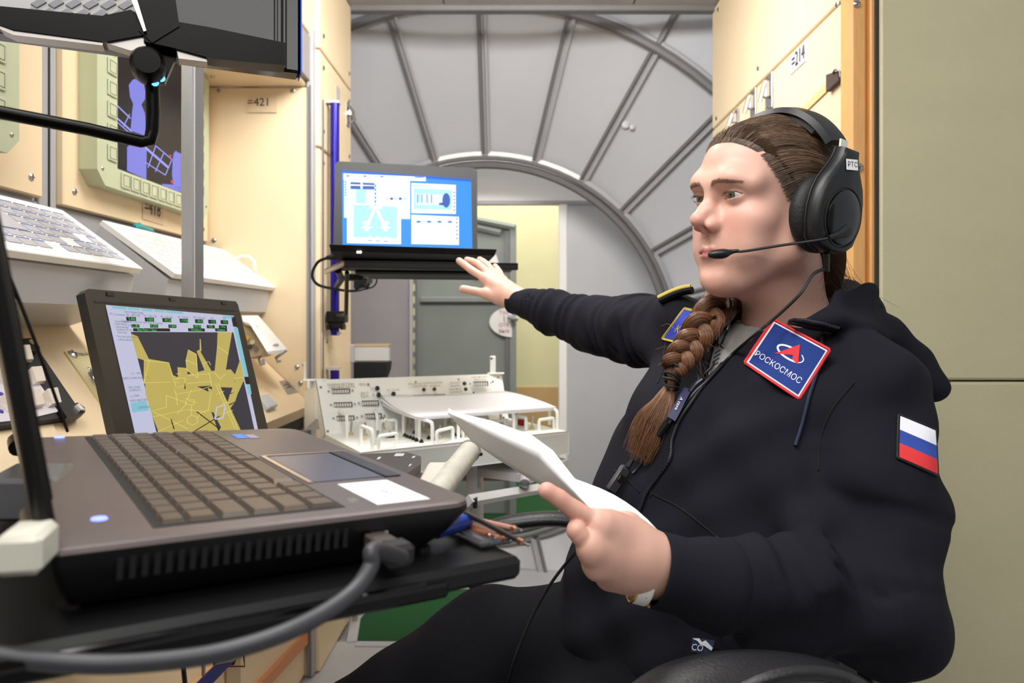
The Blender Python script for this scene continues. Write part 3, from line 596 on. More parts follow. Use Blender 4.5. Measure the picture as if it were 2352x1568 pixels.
b = MB(); b.obox(lid0+lu*.0012+lt*.02+lv*.018, lv*.344, lt*.205, -lu*.001, mat('screen_off', '0c0e14', .2, spec=.5)); obj('screen', b, r)
for a in (.03, .31):
    b = MB(); b.tube([L3(-.004, a, .002), L3(-.004, a+.04, .002)], .007, blk, 12); obj('hinge', b, r)
# tray under the laptop
r = thing('tray_table', L3(.13, .19, -.056), 'black metal tray table carrying the foreground laptop and a pouch of pens', 'table')
b = MB(); b.obox(L3(-.08, -.025, -.053), lu*.362, lv*.435, ln*.016, blk, .004); obj('table_top', b, r)
b = MB(); b.obox(L3(-.08, -.028, -.054), lu*.30, lv*.006, ln*.010, blkg, .002); b.tube([L3(-.08, -.029, -.043), L3(.2, -.029, -.043)], .003, blkg, 8); obj('front_rail', b, r)
b = MB(); b.tube([L3(-.02, .06, -.05), L3(-.05, .1, -.12), V(-.62, .75, -.42)], .014, blk, 10); b.box(V(-.70, .7, -.46), V(-.60, .8, -.38), blk, .004); obj('support_arm', b, r)
for a in (.012, .225):
    for c in (.02, .35):
        b = MB(); b.lathe(L3(a, c, -.0375), ln, [(0, .006), (.004, .006)], dkrub, 10); obj('laptop_foot', b, r)
# plug and cable
r = thing('display_cable', L3(.18, -.03, -.02), 'thick dark grey cable with a silver plug curving below the foreground laptop', 'cable')
c = L3(.172, -.003, -.016)
b = MB(); b.obox(L3(.170, -.024, -.021), lu*.015, lv*.024, ln*.008, mat('plug_metal', 'b9aaa0', .28, .9), .001); obj('connector', b, r)
b = MB(); b.obox(L3(.168, -.04, -.025), lu*.019, lv*.018, ln*.014, dkrub, .003); obj('plug_body', b, r)
e = L3(.177, -.04, -.018); pts = [e, P(858, 1262, .405), P(852, 1300, .40), P(815, 1355, .39), P(740, 1410, .375), P(640, 1458, .36), P(520, 1495, .35), P(400, 1515, .345), P(250, 1525, .34), P(100, 1518, .335), P(-60, 1500, .33), P(-300, 1480, .33)]
def spline(pts, n=60):
    pts = np.array(pts, float); m = len(pts); t = np.linspace(0, m-1, n); out = []
    for x in t:
        i = min(int(x), m-2); f = x-i; p0, p1, p2, p3 = pts[max(i-1, 0)], pts[i], pts[i+1], pts[min(i+2, m-1)]
        out.append(.5*(2*p1+(p2-p0)*f+(2*p0-5*p1+4*p2-p3)*f*f+(3*p1-p0-3*p2+p3)*f**3))
    return np.array(out)
b = MB(); b.tube(spline(pts, 70), .0047, mat('cable_grey', '3a3a3e', .45), 14); obj('cord', b, r)
b = MB(); b.tube(spline([P(-40, 520, .42), P(10, 610, .45), P(60, 730, .5), P(105, 850, .56), P(155, 990, .62)], 30), .0013, blkm, 8); obj('thin_cable', b, label='thin black cable hanging in front of the keypad at the left', cat='cable')
b = MB(); b.obox(P(-20, 1330, .33), V(.02, .004, 0), V(-.01, .03, 0), V(0, 0, .019), mat('ivory_plastic', 'dedccd', .4), .003); obj('plug', b, label='ivory plastic plug at the left edge in front of the foreground laptop', cat='plug')
b = MB(); b.obox(P(-40, 1200, .5), V(.05, .0, 0), V(-.02, .06, 0), V(0, 0, .03), mat('clear_grey', '6a6a6c', .2), .003); obj('clear_case', b, label='grey plastic case behind the laptop hinge at the left edge', cat='case')
# pens in a clear pouch
r = thing('pen_pouch', P(1120, 1235, .6), 'clear pouch with pens at the right end of the tray table', 'pouch')
cl_ = mat('clear_plastic', '8d9096', .15, trans=.75)
b = MB(); q0 = L3(.255, .01, -.034); b.obox(L3(.262, .0, -.036), lu*.03, lv*.13, ln*.006, cl_, .002); obj('pouch', b, r)
pens = [((1080, 1178), (1190, 1240), .52, '2a2522'), ((1065, 1195), (1150, 1232), .53, 'd08a6a'), ((1090, 1190), (1175, 1212), .54, 'b08070'), ((1070, 1210), (1120, 1228), .53, '7a4a3a')]
for i, (p, q, d, h) in enumerate(pens):
    b = MB(); m_ = mat('pen_'+h, h, .3); a, c = P(p[0]-10, p[1], d+.03), P(*q, d); b.tube([a, c], .0021, m_, 8); b.lathe(c, nz(c-a), [(0, .0022), (.004, .0025), (.005, .0015)], mat('copper', 'd09a80', .25, .9), 8); b.tube([c, c+nz(c-a)*.01], .001, steel, 6)
    obj('pen', b, label=['dark pen pointing to the chair, nearest in the pouch', 'orange-copper pen in the clear pouch', 'rosy pen behind the orange pen in the pouch', 'short brown pen in the clear pouch'][i], cat='pen', group='pens in the clear pouch')
b = MB(); a = P(1000, 1222, .52); b.lathe(a, nz(V(.2, .3, 0)), [(0, .005), (.02, .006), (.035, .006), (.04, .004)], mat('blue_cap', '1f3f9c', .35), 10); obj('marker_cap', b, label='blue marker cap beside the pens under the laptop corner', cat='cap')
# ================================================================ laptop with the station picture
tl_, tr_ = P(192, 662, .93), P(545, 692, 1.24); wd = nz(tr_-tl_); dn = nz(V(.051, -.0126, -.18)); dn = nz(dn-wd*np.dot(dn, wd)); fn = nz(np.cross(dn, wd)); fn = fn if fn[1] < 0 or fn[0] > 0 else -fn
if np.dot(fn, -tl_) < 0: fn = -fn
Wd = np.linalg.norm(tr_-tl_)
r = thing('laptop', tl_+wd*Wd/2+dn*.25, 'black laptop showing a yellow wireframe space station on its screen', 'laptop')
b = MB(); cut = .012
pts = [tl_+wd*cut*0+dn*.006, tl_+wd*.008, tr_-wd*.004, tr_+dn*.006, tr_+dn*.262, tl_+dn*.262]
b.prism(pts, -fn*.014, mat('laptop_black', '1c1c1e', .35)); obj('lid', b, r)
b = MB(); b.prism([tl_+fn*.0005+dn*.016+wd*.012, tr_+fn*.0005+dn*.016-wd*.012, tr_+fn*.0005+dn*.019-wd*.012, tl_+fn*.0005+dn*.019+wd*.012], -fn*.0005, blkm)
for t in (.13, .5, .88): b.obox(tl_+wd*(Wd*t-.006)+dn*.003, wd*.012, dn*.005, fn*.0012, blkm)
obj('latch_slots', b, r)
def S2(x, y, k=0): return PP(x, y, tl_+fn*(.0012+k*.0004), fn)
b = MB(); sc_bg = mat('ui_lilac', 'b9bbd4', .3, emit=.95); sc_dk = mat('ui_dark', '33323c', .3, emit=.9); sc_y = mat('ui_yellow', 'b5a458', .3, emit=.98, var=.05); sc_yl = mat('ui_yellow_line', 'd8c86c', .3, emit=1); sc_c = mat('ui_cyan', '7fb8c8', .3, emit=.95); sc_g = mat('ui_green', '48d868', .3, emit=.9); sc_k = mat('ui_black', '15191a', .3, emit=.7); sc_t = mat('ui_text', '5c5c70', .3, emit=.9)
def pl(b, q, m, k, S=S2, nrm=None): b.prism([S(*p, k) for p in q], -fn*.0003 if nrm is None else -nrm*.0003, m)
pl(b, ((243, 700), (537, 725), (602, 1030), (322, 1045)), sc_bg, 0); scr2 = obj('screen', b, r)
b = MB()
pl(b, ((301, 762), (536, 763), (596, 1040), (372, 1040)), sc_dk, 1)
for q in (((301, 766), (316, 772), (343, 826), (331, 827), (316, 822)), ((331, 827), (345, 826), (388, 833), (398, 863), (410, 1035), (382, 1035), (352, 960), (335, 905)), ((335, 880), (395, 860), (480, 900), (485, 945), (505, 1000), (470, 1035), (380, 1035), (352, 958)),
          ((331, 822), (388, 832), (404, 888), (330, 880)), ((408, 843), (432, 845), (430, 860), (470, 850), (500, 870), (485, 885), (410, 890)), ((427, 826), (432, 803), (451, 813), (455, 868), (430, 850)), ((452, 806), (458, 803), (485, 850), (482, 858), (470, 850)), ((459, 778), (461, 779), (463, 806), (459, 806)),
          ((500, 763), (533, 763), (525, 810), (517, 860), (493, 855), (499, 795)), ((480, 852), (530, 848), (540, 860), (538, 890), (485, 888)), ((552, 825), (560, 866), (546, 896), (538, 866)), ((543, 868), (562, 869), (548, 900), (530, 902)), ((528, 905), (548, 898), (540, 922), (522, 930)), ((520, 935), (538, 925), (520, 950)), ((487, 885), (507, 890), (552, 985), (560, 1035), (535, 1035), (490, 945)), ((478, 890), (498, 900), (500, 950), (485, 945)), ((505, 985), (525, 960), (520, 1020), (500, 1020))): pl(b, q, sc_y, 2)
obj('station_picture', b, scr2)
b = MB()
def ln2(p, q, m=sc_yl, w_=.9, k=3, S=S2):
    p, q = np.array(p, float), np.array(q, float); n = nz([-(q-p)[1], (q-p)[0]])*w_/2; pl(b, (tuple(p+n), tuple(q+n), tuple(q-n), tuple(p-n)), m, k)
random.seed(3)
for seq in (((331, 827), (388, 833), (404, 888)), ((330, 879), (392, 877)), ((343, 826), (331, 880)), ((352, 957), (430, 940), (475, 946)), ((382, 908), (382, 935), (352, 943)), ((382, 908), (430, 925), (408, 950)), ((352, 945), (432, 985)), ((400, 893), (405, 905), (460, 895), (485, 886)), ((405, 868), (425, 868), (425, 885), (407, 890)), ((432, 803), (451, 813), (455, 868), (430, 850), (427, 826)), ((427, 826), (453, 838)), ((430, 862), (482, 858)), ((430, 880), (485, 876)), ((499, 795), (525, 812)), ((493, 855), (506, 870), (519, 858)), ((495, 880), (540, 985)), ((502, 880), (548, 990)), ((497, 905), (515, 898)), ((507, 930), (525, 922)), ((515, 950), (535, 942)), ((430, 960), (440, 953), (453, 957), (454, 970), (442, 976), (430, 970), (430, 960)), ((440, 895), (430, 918), (452, 925)), ((425, 915), (447, 918)), ((427, 918), (427, 928), (445, 930), (447, 918)), ((440, 930), (440, 953)), ((300, 1030), (365, 990), (420, 965)), ((480, 940), (460, 948), (455, 960)), ((404, 900), (408, 930)), ((538, 868), (560, 866)), ((480, 855), (487, 885)), ((466, 835), (480, 830), (484, 838)), ((485, 900), (478, 945)), ((405, 858), (415, 858)), ((402, 870), (412, 870)), ((402, 878), (412, 878))):
    for i in range(len(seq)-1): ln2(seq[i], seq[i+1])
for p, q in (((452, 945), (505, 985)), ((430, 1000), (505, 955)), ((393, 962), (400, 985)), ((425, 880), (425, 893))): ln2(p, q, sc_k, 2)
for p, q in (((498, 935), (518, 930)), ((498, 935), (494, 962)), ((494, 962), (512, 960)), ((518, 932), (512, 960))): ln2(p, q, sc_bg, 3, 4)
obj('station_lines', b, scr2)['kind'] = 'stuff'
b = MB(); bu = nz(S2(540, 727)-S2(243, 703)); bv = -dn
for i, (x0, x1) in enumerate(((257, 290), (293, 320), (325, 350), (354, 378), (381, 420))): pl(b, ((x0, 701+(x0-243)*.08), (x1, 701+(x1-243)*.08), (x1+1, 707+(x1-243)*.08), (x0+1, 707+(x0-243)*.08)), sc_c, 1)
pl(b, ((512, 724), (533, 726), (534, 732), (513, 730)), sc_c, 1); pl(b, ((300, 925), (335, 920), (343, 942), (305, 947)), sc_c, 1)
pl(b, ((537, 752), (546, 752), (572, 870), (563, 870)), sc_c, 1); pl(b, ((531, 727), (541, 728), (546, 750), (536, 750)), sc_k, 1); pl(b, ((561, 865), (571, 865), (574, 882), (565, 882)), sc_k, 2); pl(b, ((566, 882), (574, 882), (578, 905), (570, 905)), sc_c, 2)
for x, t in ((301, '5.400'), (343, '0.000'), (383, '-89.76'), (422, '-119.86'), (457, '-69.45'), (487, '-1.52'), (515, '4.70')):
    y = 728+(x-291)*.035; w_ = 11-(x-300)*.012
    pl(b, ((x-w_, y-1), (x+w_, y-.5), (x+w_+1, y+8.5), (x-w_+1, y+8)), sc_k, 1); b.text(t, S2(x+2, y+4, 2), bu, bv, .0062, sc_g, .9)
for x, y, t in ((308, 718, 'Joint Angles (deg)'), (306, 725, 'SR -180+180'), (345, 727, 'SY -120+120'), (383, 729, 'SP -120+120'), (421, 730, 'EP -170+30'), (457, 731, 'WP -120+120'), (487, 732, 'WY'), (515, 733, 'WR')): b.text(t, S2(x, y-1, 2), bu, bv, .0048, sc_t)
for x, t in ((311, '2.187'), (354, '0.296'), (396, '-1.844'), (453, '-109.78'), (484, '0.03'), (512, '170.6')):
    y = 744+(x-311)*.012; pl(b, ((x-9, y), (x+9, y+.5), (x+9.5, y+8), (x-8.5, y+7.5)), sc_k, 1); b.text(t, S2(x, y+4, 2), bu, bv, .0058, sc_g)
b.text('Cartesian Pose (m and deg) & Frames', S2(328, 740, 2), bu, bv, .005, sc_t)
for x0, x1, t in ((306, 390, 'Base Point 1 / Basic'), (432, 470, 'Wrist End Effector Tip'), (494, 521, 'Undefined')):
    pl(b, ((x0, 753.5), (x1, 754), (x1+1, 761), (x0+1, 760.5)), sc_k, 1); b.text(t, S2((x0+x1)/2-(10 if x0 == 306 else 0), 757.5, 2), bu, bv, .0052, sc_g, .9 if x0 != 432 else .5)
for x, y, t in ((262, 722, 'TC Commands..'), (272, 738, 'by pressing on'), (273, 745, 'CONTINUE you'), (272, 751, 'acknowledge'), (277, 757, 'readiness for the'), (272, 763, 'next step.'), (283, 773, 'The next message(s)'), (280, 780, 'will be deleted:'), (306, 857, 'a_x  -150a'), (306, 868, 'DEMO COMM RADIATED'), (303, 889, 'ERA LOAD'), (304, 896, 'COMPLETE'), (304, 909, 'a_x END'), (312, 919, 'CMDS REJECTED'), (325, 935, 'CONTINUE')): b.text(t, S2(x+(9 if x < 300 else 6), y, 2), bu, bv, .0042, sc_t)
obj('screen_text', b, scr2)['kind'] = 'stuff'
b = MB(); bq = tl_+dn*.262; fwd = nz(V(fn[0], fn[1], 0)); b.obox(bq-dn*0, wd*Wd, fwd*.255, V(0, 0, -.03), mat('laptop_black', '', .3), .003); obj('base', b, r)
b = MB(); b.obox(bq+wd*.02+fwd*.04+V(0, 0, .0002), wd*(Wd-.04), fwd*.1, V(0, 0, .003), blkm); obj('keyboard', b, r)
b = MB(); p = bq+fwd*.12+wd*Wd/2; b.box(p+V(-.3, -.13, -.055), p+V(.06, .12, -.032), beige_sm, .003); obj('shelf_board', b, label='beige shelf board under the station-picture laptop', cat='shelf')
# ================================================================ far laptop on its shelf
ftl, ftr, fbl = P(770, 370, 1.90), P(1096, 386, 1.965), P(775, 578, 1.87); fu = nz(ftr-ftl); fd = fbl-ftl; fd = nz(fd-fu*np.dot(fd, fu)); fN = nz(np.cross(fd, fu)); fN = fN if fN[1] < 0 else -fN
FW = np.linalg.norm(ftr-ftl); FH = .238
r = thing('laptop', fbl+fu*FW/2, 'black laptop with bright blue desktop screen on the black shelf above the hand', 'laptop')
b = MB(); q = []
for (cx_, cy_, a0) in ((.012, .012, 180), (FW-.012, .012, 270), (FW-.002, FH-.002, 0), (.002, FH-.002, 90)):
    R_ = .012 if cy_ < .1 else .002
    for k in range(6):
        a = math.radians(a0+18*k); q.append(ftl+fu*(cx_+R_*math.cos(a))+fd*(cy_+R_*math.sin(a)))
b.prism(q, -fN*.009, mat('lid_dark', '2b2a2c', .4)); obj('lid', b, r)
b = MB(); b.lathe(ftl+fu*FW*.52+fd*.011, fN, [(0, .0022), (.0006, .0018)], blkg, 12); obj('webcam', b, r)
def S4(x, y, k=0): return PP(x, y, ftl+fN*(.0008+k*.0005), fN)
ub = [mat('ui_blue', '2f8ce8', .3, emit=1.15), mat('ui_window', 'd2ecfa', .3, emit=1.25), mat('ui_pale', 'a9dcf2', .3, emit=1.2), mat('ui_white', 'f2f8fc', .3, emit=1.3), mat('ui_navy', '3a62b8', .3, emit=1), mat('ui_deepblue', '1f62cc', .3, emit=1.1)]
b = MB()
def p4(q, m, k): b.prism([S4(*p, k) for p in q], -fN*.0003, m)
def r4(x0, y0, x1, y1, m, k): p4(((x0, y0), (x1, y0+(x1-x0)*.045), (x1, y1+(x1-x0)*.02), (x0, y1)), m, k)
p4(((785, 390), (1082, 411), (1085, 573), (787, 565)), ub[0], 0); p4(((785, 390), (1082, 411), (1082, 417), (785, 396)), ub[5], 1); s4 = obj('screen', b, r)
b = MB(); r4(789, 398, 978, 412, ub[3], 2); r4(790, 404, 942, 500, ub[1], 1); r4(805, 418, 860, 434, ub[4], 3); r4(805, 423, 860, 426, ub[3], 4); r4(828, 418, 833, 434, ub[1], 5); r4(818, 434, 840, 466, ub[2], 3)
r4(865, 414, 940, 480, ub[3], 2); r4(870, 440, 928, 442, ub[2], 3)
for k in range(5): r4(886+k*10, 453, 893+k*10, 459, ub[4] if k % 2 else ub[2], 4)
r4(797, 468, 921, 558, ub[3], 5); r4(812, 470, 912, 545, ub[2], 6)
r4(945, 420, 1047, 489, ub[3], 2); r4(950, 432, 1038, 480, ub[2], 3); r4(955, 444, 1016, 470, ub[1], 4); r4(947, 424, 975, 428, ub[2], 4); r4(945, 493, 1054, 560, ub[3], 2); r4(952, 528, 1040, 531, ub[1], 4); r4(952, 546, 1040, 549, ub[1], 4); r4(951, 504, 1046, 516, ub[1], 3)
for k in range(4): r4(957+k*24, 507, 966+k*24, 511, ub[4], 5)
for k in range(3): r4(802, 472+k*19, 811, 484+k*19, ub[1], 6); r4(960+k*0, 446, 966, 464, ub[2], 5)
for x in (958, 968, 980, 990): r4(x, 446, x+2, 466, ub[4], 5)
p4([(1025+9*math.cos(t), 460+17*math.sin(t)) for t in np.linspace(0, 6.28, 17)[:-1]], ub[4], 6); p4(((1008, 466), (1020, 464), (1020, 472), (1008, 470)), ub[4], 6)
for x0, y0, x1, y1 in ((862, 476, 842, 520), (864, 476, 884, 522)): p4(((x0-3, y0), (x0+3, y0), (x1+4, y1), (x1-4, y1)), ub[3], 7)
p4(((848, 474), (878, 475), (878, 479), (848, 478)), ub[3], 7)
for cx_ in (842, 885):
    r4(cx_-8, 508, cx_+8, 514, ub[3], 8); r4(cx_-4, 514, cx_+4, 530, ub[3], 8); r4(cx_-11, 520, cx_+11, 524, ub[3], 9)
for x, y in ((850, 548), (868, 549), (886, 550)): r4(x-4, y-6, x+4, y, ub[3], 7); r4(x-5, y+3, x+5, y+5, ub[4], 7)
for k in range(6): r4(861, 424+k*9, 864, 429+k*9, ub[4], 4); r4(1042, 440+k*8, 1045, 444+k*8, ub[4], 4); r4(1048, 500+k*9, 1051, 504+k*9, ub[4], 4); r4(792, 416+k*6, 795, 419+k*6, ub[4], 4)
for k in range(9): r4(795+k*13, 402+k*.3, 803+k*13, 405+k*.3, ub[2] if k % 3 else ub[4], 4)
for x, y, s in ((966, 414, 10), (960, 414, 3)): r4(x-8, y-8, x+8, y-6, ub[4], 4)
obj('desktop_windows', b, s4)
fw = V(0, -1, 0)*1; fw = nz(np.cross(V(0, 0, 1), fu)*-1); fw = fw if fw[1] < 0 else -fw
hl = fbl+V(0, 0, -.003)
b = MB(); A4, B4 = hl+fw*.24, hl+fw*.24+fu*.385
def sec(h, ins): return np.array([hl+V(0, 0, h), hl+fu*FW+V(0, 0, h), hl+fw*(.24-ins)+fu*(.385-ins*.8)+V(0, 0, h-.004), hl+fw*(.24-ins)+fu*(ins*.5)+V(0, 0, h-.004)])
loft([sec(-.032, .03), sec(-.014, .006), sec(0, 0), sec(.001, .002)], blk, b); obj('base', b, r, smooth=20)
b = MB(); b.obox(hl+fu*.02+fw*.03+V(0, 0, .0006), fu*.33, fw*.11, V(0, 0, .002), blkm); obj('keyboard', b, r)
b = MB()
for x in (822, 828): b.lathe(PP(x, 579, A4, fw)+fw*.001, fw, [(0, .003), (.001, .002)], mat('led_white', 'ffffff', .3, emit=3), 10)
obj('status_led', b, r, label='pair of lit white LEDs')
b = MB(); b.lathe(S4(939, 573, 1), fN, [(0, .004), (.0005, .004)], steel, 16); obj('round_logo', b, r)
# shelf
r = thing('laptop_shelf', hl+V(.15, -.1, -.06), 'black shelf with folded edge clamped to the blue rail under the far laptop', 'shelf')
z0 = hl[2]-.035; zt = V(0, 0, z0)
c1, c2 = PP(787, 603, V(0, 1.66, 0), V(0, 1, 0)), PP(1190, 610, V(0, 1.73, 0), V(0, 1, 0)); c3, c4 = P(1130, 628, 2.0), P(745, 622, 1.93)
c1[2] = c2[2] = c3[2] = c4[2] = z0-.003
b = MB(); b.prism([c1, c2, c3+V(.05, 0, 0), c4], V(0, 0, -.004), blk); obj('plate', b, r)
b = MB(); n_ = nz(c2-c1); b.obox(c1, c2-c1, V(0, .006, 0), V(0, 0, -.017), blk, .002); obj('front_lip', b, r)
b = MB(); b.obox(c1, c4-c1, V(.005, 0, 0), V(0, 0, -.014), mat('worn_edge', '8e8378', .35, .4), .002); obj('side_lip', b, r)
b = MB(); b.obox(c1+V(.02, .03, -.018), n_*.34, V(0, .2, 0), V(0, 0, -.011), blkm, .004); obj('under_drawer', b, r)
b = MB(); b.tube([P(797, 625, 1.8), P(795, 718, 1.95), P(790, 724, 2.1), P(770, 724, 2.28)], .0055, blk, 8); b.tube([P(776, 620, 1.8), P(785, 640, 2.0), P(772, 660, 2.28)], .009, blk, 8); obj('support_arm', b, r)
b = MB(); b.box(P(812, 640, 2.1), P(842, 664, 2.1)+V(0, .04, 0), blkm, .004); obj('clamp_block', b, r); b = MB(); b.box(P(790, 628, 2.0), P(835, 643, 2.0)+V(0, .05, 0), blk, .003); obj('clamp_block', b, r)
r = thing('power_cable', P(780, 600, 1.8), 'black power cable looping left of the blue rail from the far laptop', 'cable')
b = MB(); b.tube([P(788, 590, 1.78), P(765, 590, 1.78), P(750, 592, 1.78)], [.0075, .0075, .005], blk, 10); obj('plug', b, r)
b = MB(); b.tube(spline([P(752, 592, 1.78), P(730, 602, 1.78), P(717, 630, 1.8), P(728, 652, 1.85), P(760, 662, 1.95), P(810, 668, 2.05), P(842, 660, 2.08), P(848, 645, 2.08)], 50), .0038, blk, 8)
b.tube(spline([P(835, 632, 1.95), P(862, 630, 1.95), P(864, 650, 1.98), P(850, 661, 2.0), P(825, 655, 2.0)], 30), .0022, blk, 8); obj('cord', b, r)
b = MB(); b.lathe(P(850, 645, 2.05), (0, -1, 0), [(0, .009), (.01, .009)], mat('clear_grey', '', .2), 10); obj('connector_ring', b, r)
# ================================================================ white control box
bf, br = V(-.3375, 1.53, -.278), V(.124, 1.83, -.278)            # front-left, front-right of the deck
kl, kr = V(-.485, 1.785, -.278), V(-.034, 2.09, -.278)
ul, ur = P(725, 872, 1.83), P(1152, 858, 2.17); cu = nz(br-bf); cv = nz(kl-bf)
r = thing('control_box', bf+(kr-bf)*.5+V(0, 0, -.06), 'white control box with guarded toggle switches and Cyrillic labels', 'control box')
b = MB(); b.prism([bf, br, kr, kl], V(0, 0, -.006), white); b.obox(bf+V(0, 0, -.003), br-bf, cv*.006, V(0, 0, -.055), white, .003)
b.prism([kl+V(0, 0, -.006), kr+V(0, 0, -.006), br+V(0, 0, -.006), bf+V(0, 0, -.006)], V(0, 0, -.052), white); obj('deck', b, r)
pn = nz(np.cross(kr-kl, ul-kl)); pn = pn if pn[1] < 0 else -pn
b = MB(); b.prism([kl, kr, ur, ul], -pn*.03, white); b.prism([ul, ur, ur-pn*.10, ul-pn*.10], V(0, 0, -.10), white); panel = obj('back_panel', b, r)
b = MB(); b.tube([bf+V(0, 0, .0005), br+V(0, 0, .0005)], .0015, inkl, 4); b.tube([kl+pn*.001, ul+pn*.001], .0012, inkl, 4); obj('edge_seam', b, r)
def K(x, y, o=.0008): return PP(x, y, kl+pn*o, pn)
def KD(x, y): return PZ(x, y, bf[2])
ku = nz(kr-kl); kvv = nz(ul-kl); kvv = nz(kvv-ku*np.dot(kvv, ku)); gold = mat('gold_brown_ink', '9c8c6c', .6)
disp = mat('display_window', '4a4846', .4); dig = mat('digit_cell', 'dcdad6', .4)
def display(x0, y, x1, slope=-.035, h=11):
    b = MB(); b.prism([K(x0, y), K(x1, y+(x1-x0)*slope), K(x1+1, y+h+(x1-x0)*slope), K(x0+1, y+h)], -pn*.0006, disp); n = max(4, int((x1-x0)/5.5))
    for k in range(n):
        a = x0+1+(x1-x0-2)*k/n; c = x0+1+(x1-x0-2)*(k+.72)/n; yy = y+(a-x0)*slope
        b.prism([K(a, yy+2.5, .0016), K(c, yy+2.5, .0016), K(c+.5, yy+h-1, .0016), K(a+.5, yy+h-1, .0016)], -pn*.0006, dig)
    for x in (x0-7, x1+6): b.lathe(K(x, y+5+(x-x0)*slope), pn, [(0, .003), (.0015, .0025)], mat('blue_lamp', '8fa0b4', .3), 8)
    obj('digit_display', b, r)
for a in ((762, 893, 804), (767, 924, 809), (773, 955, 814), (831, 920, 870), (838, 950, 877), (948, 907, 1022), (1042, 906, 1076), (1087, 876, 1121), (1094, 902, 1127)): display(*a)
b = MB()
for t, x, y, s in (('ПАРАМЕТРЫ', 783, 883, .0145), ('VARIABLE DATA', 785, 889, .0125), ('ERA', 833, 882, .013), ('М', 855, 893, .012), ('ВКЛ', 837, 903, .013), ('PWR', 838, 910, .013), ('R', 858, 906, .012), ('PU PWR', 903, 896, .013), ('ВНИМАНИЕ', 962, 881, .014), ('CAUTION', 964, 887, .013), ('АВАРИЯ', 1000, 879, .014), ('EMERG.', 1000, 886, .013), ('ЗАХВАТ', 1046, 879, .013), ('GRAPPL', 1046, 886, .013), ('РАСФКС', 1047, 894, .013), ('UNGRAPP', 1048, 900, .012), ('МЕНЮ/МП', 1102, 866, .014), ('MENU/MP', 1103, 872, .013)):
    b.text(t, K(x, y, .001), ku, kvv, s*.62, gold, 1.25)
obj('lettering', b, r)['kind'] = 'stuff'
for x, y, m, s in ((866, 892, '111111', 1), (869, 907, '111111', 1), (903, 905, '111111', 1), (973, 895, '4a1414', .85), (997, 894, '4a1414', .85), (1066, 881, '111111', .9), (1069, 894, '1a241a', .85), (1131, 877, '111111', .4), (1138, 902, '111111', .5), (1084, 908, '222222', .4), (1087, 902, '222222', .4)):
    b = MB(); b.lathe(K(x, y), pn, [(0, .0062*s), (.004, .0062*s), (.0055, .004*s)], mat('button_'+m, m, .25), 14); obj('push_button', b, r)
b = MB()
for x, y in ((737, 889), (846, 882), (955, 877), (1053, 871), (1144, 866), (753, 990)): b.lathe(K(x, y), pn, [(0, .0034), (.0015, .002)], mat('brass_screw', 'a08c68', .4, .6), 8)
obj('panel_screws', b, r)['kind'] = 'stuff'
# corner brackets
for x, y, h in ((703, 872, 832), (1130, 857, 817)):
    b = MB(); d = 1.84 if x < 900 else 2.15; a, t = P(x, y, d), P(x-4 if x < 900 else x-4, h, d)
    b.obox(a+V(-.006, 0, 0), V(.003, 0, 0) if x < 900 else V(.017, 0, 0), V(0, .016, 0) if x < 900 else V(0, .003, 0), V(0, 0, (t-a)[2]), white, .0015)
    b.obox(a+V(-.006 if x < 900 else -.014, -.01, -.003), V(.055 if x < 900 else .05, .01, 0), V(0, .03, 0), V(0, 0, .004), white, .001)
    if x < 900: b.obox(a+V(.005, -.012, -.022), V(.008, 0, 0), V(0, .02, 0), V(0, 0, .022), white, .001)
    b.lathe(t+V(.004, 0, -.008) if x > 900 else t+V(-.006, .008, -.008), (0, -1, 0) if x > 900 else (-1, 0, 0), [(0, .0035), (.0006, .0035)], dgrey, 10); obj('corner_bracket', b, r)
# guard handles: (x0,y0 foot) (x1,y1 foot) top height px
def dk(y): return bf[2]*F/(CY-y)
gm = MB(); GR = []
for x0, y0, x1, y1, h in ((776, 990, 797, 1004, 48), (807, 994, 845, 988, 24), (829, 1022, 855, 1034, 45), (869, 1034, 911, 1026, 32), (848, 965, 867, 995, 38), (873, 993, 911, 990, 26), (927, 994, 957, 1003, 46), (963, 1008, 993, 1020, 48), (1003, 1020, 1040, 1010, 30), (1022, 985, 1053, 1008, 46), (1063, 1004, 1098, 1000, 34), (1080, 975, 1120, 975, 20), (1132, 990, 1166, 985, 22), (1150, 978, 1180, 992, 42), (1185, 985, 1208, 988, 30), (1238, 990, 1272, 985, 26), (1262, 975, 1280, 988, 42), (930, 980, 950, 975, 22)):
    a, c = KD(x0, y0), KD(x1, y1); H = V(0, 0, h*a[1]/F); k_ = (c-a)*.12
    b = MB(); b.tube([a, a+H*.8, a+H*.96+k_*.3, a+H+k_, c+H-k_, c+H*.96-k_*.3, c+H*.8, c], .0042, white, 8); obj('guard_handle', b, r)
def toggle(x, y, s=1):
    p = KD(x, y); b = MB(); b.lathe(p, V(0, 0, 1), [(0, .008*s), (.002, .008*s), (.003, .006*s), (.006, .006*s), (.007, .003)], brass, 10); b.tube([p+V(0, 0, .006), p+V(.002, 0, .032*s)], [.002, .003], steel, 8); obj('toggle_switch', b, r)
for x, y in ((806, 998), (835, 1010), (838, 1000), (866, 1021), (880, 985), (940, 980), (973, 992), (985, 982), (1010, 1006), (1033, 972), (1073, 998), (1155, 985), (1190, 975), (1222, 985)): toggle(x, y)
for i, (x, y) in enumerate(((930, 1002), (936, 1005), (943, 1007), (950, 1010), (957, 1013), (968, 1016), (952, 995), (985, 1008), (996, 1011), (1045, 1001), (1056, 1004), (1145, 1000), (1222, 985))):
    b = MB(); p = KD(x, y); b.lathe(p, V(0, 0, 1), [(0, .0055), (.003, .005), (.008, .002)], blk, 8); obj('black_knob', b, r)
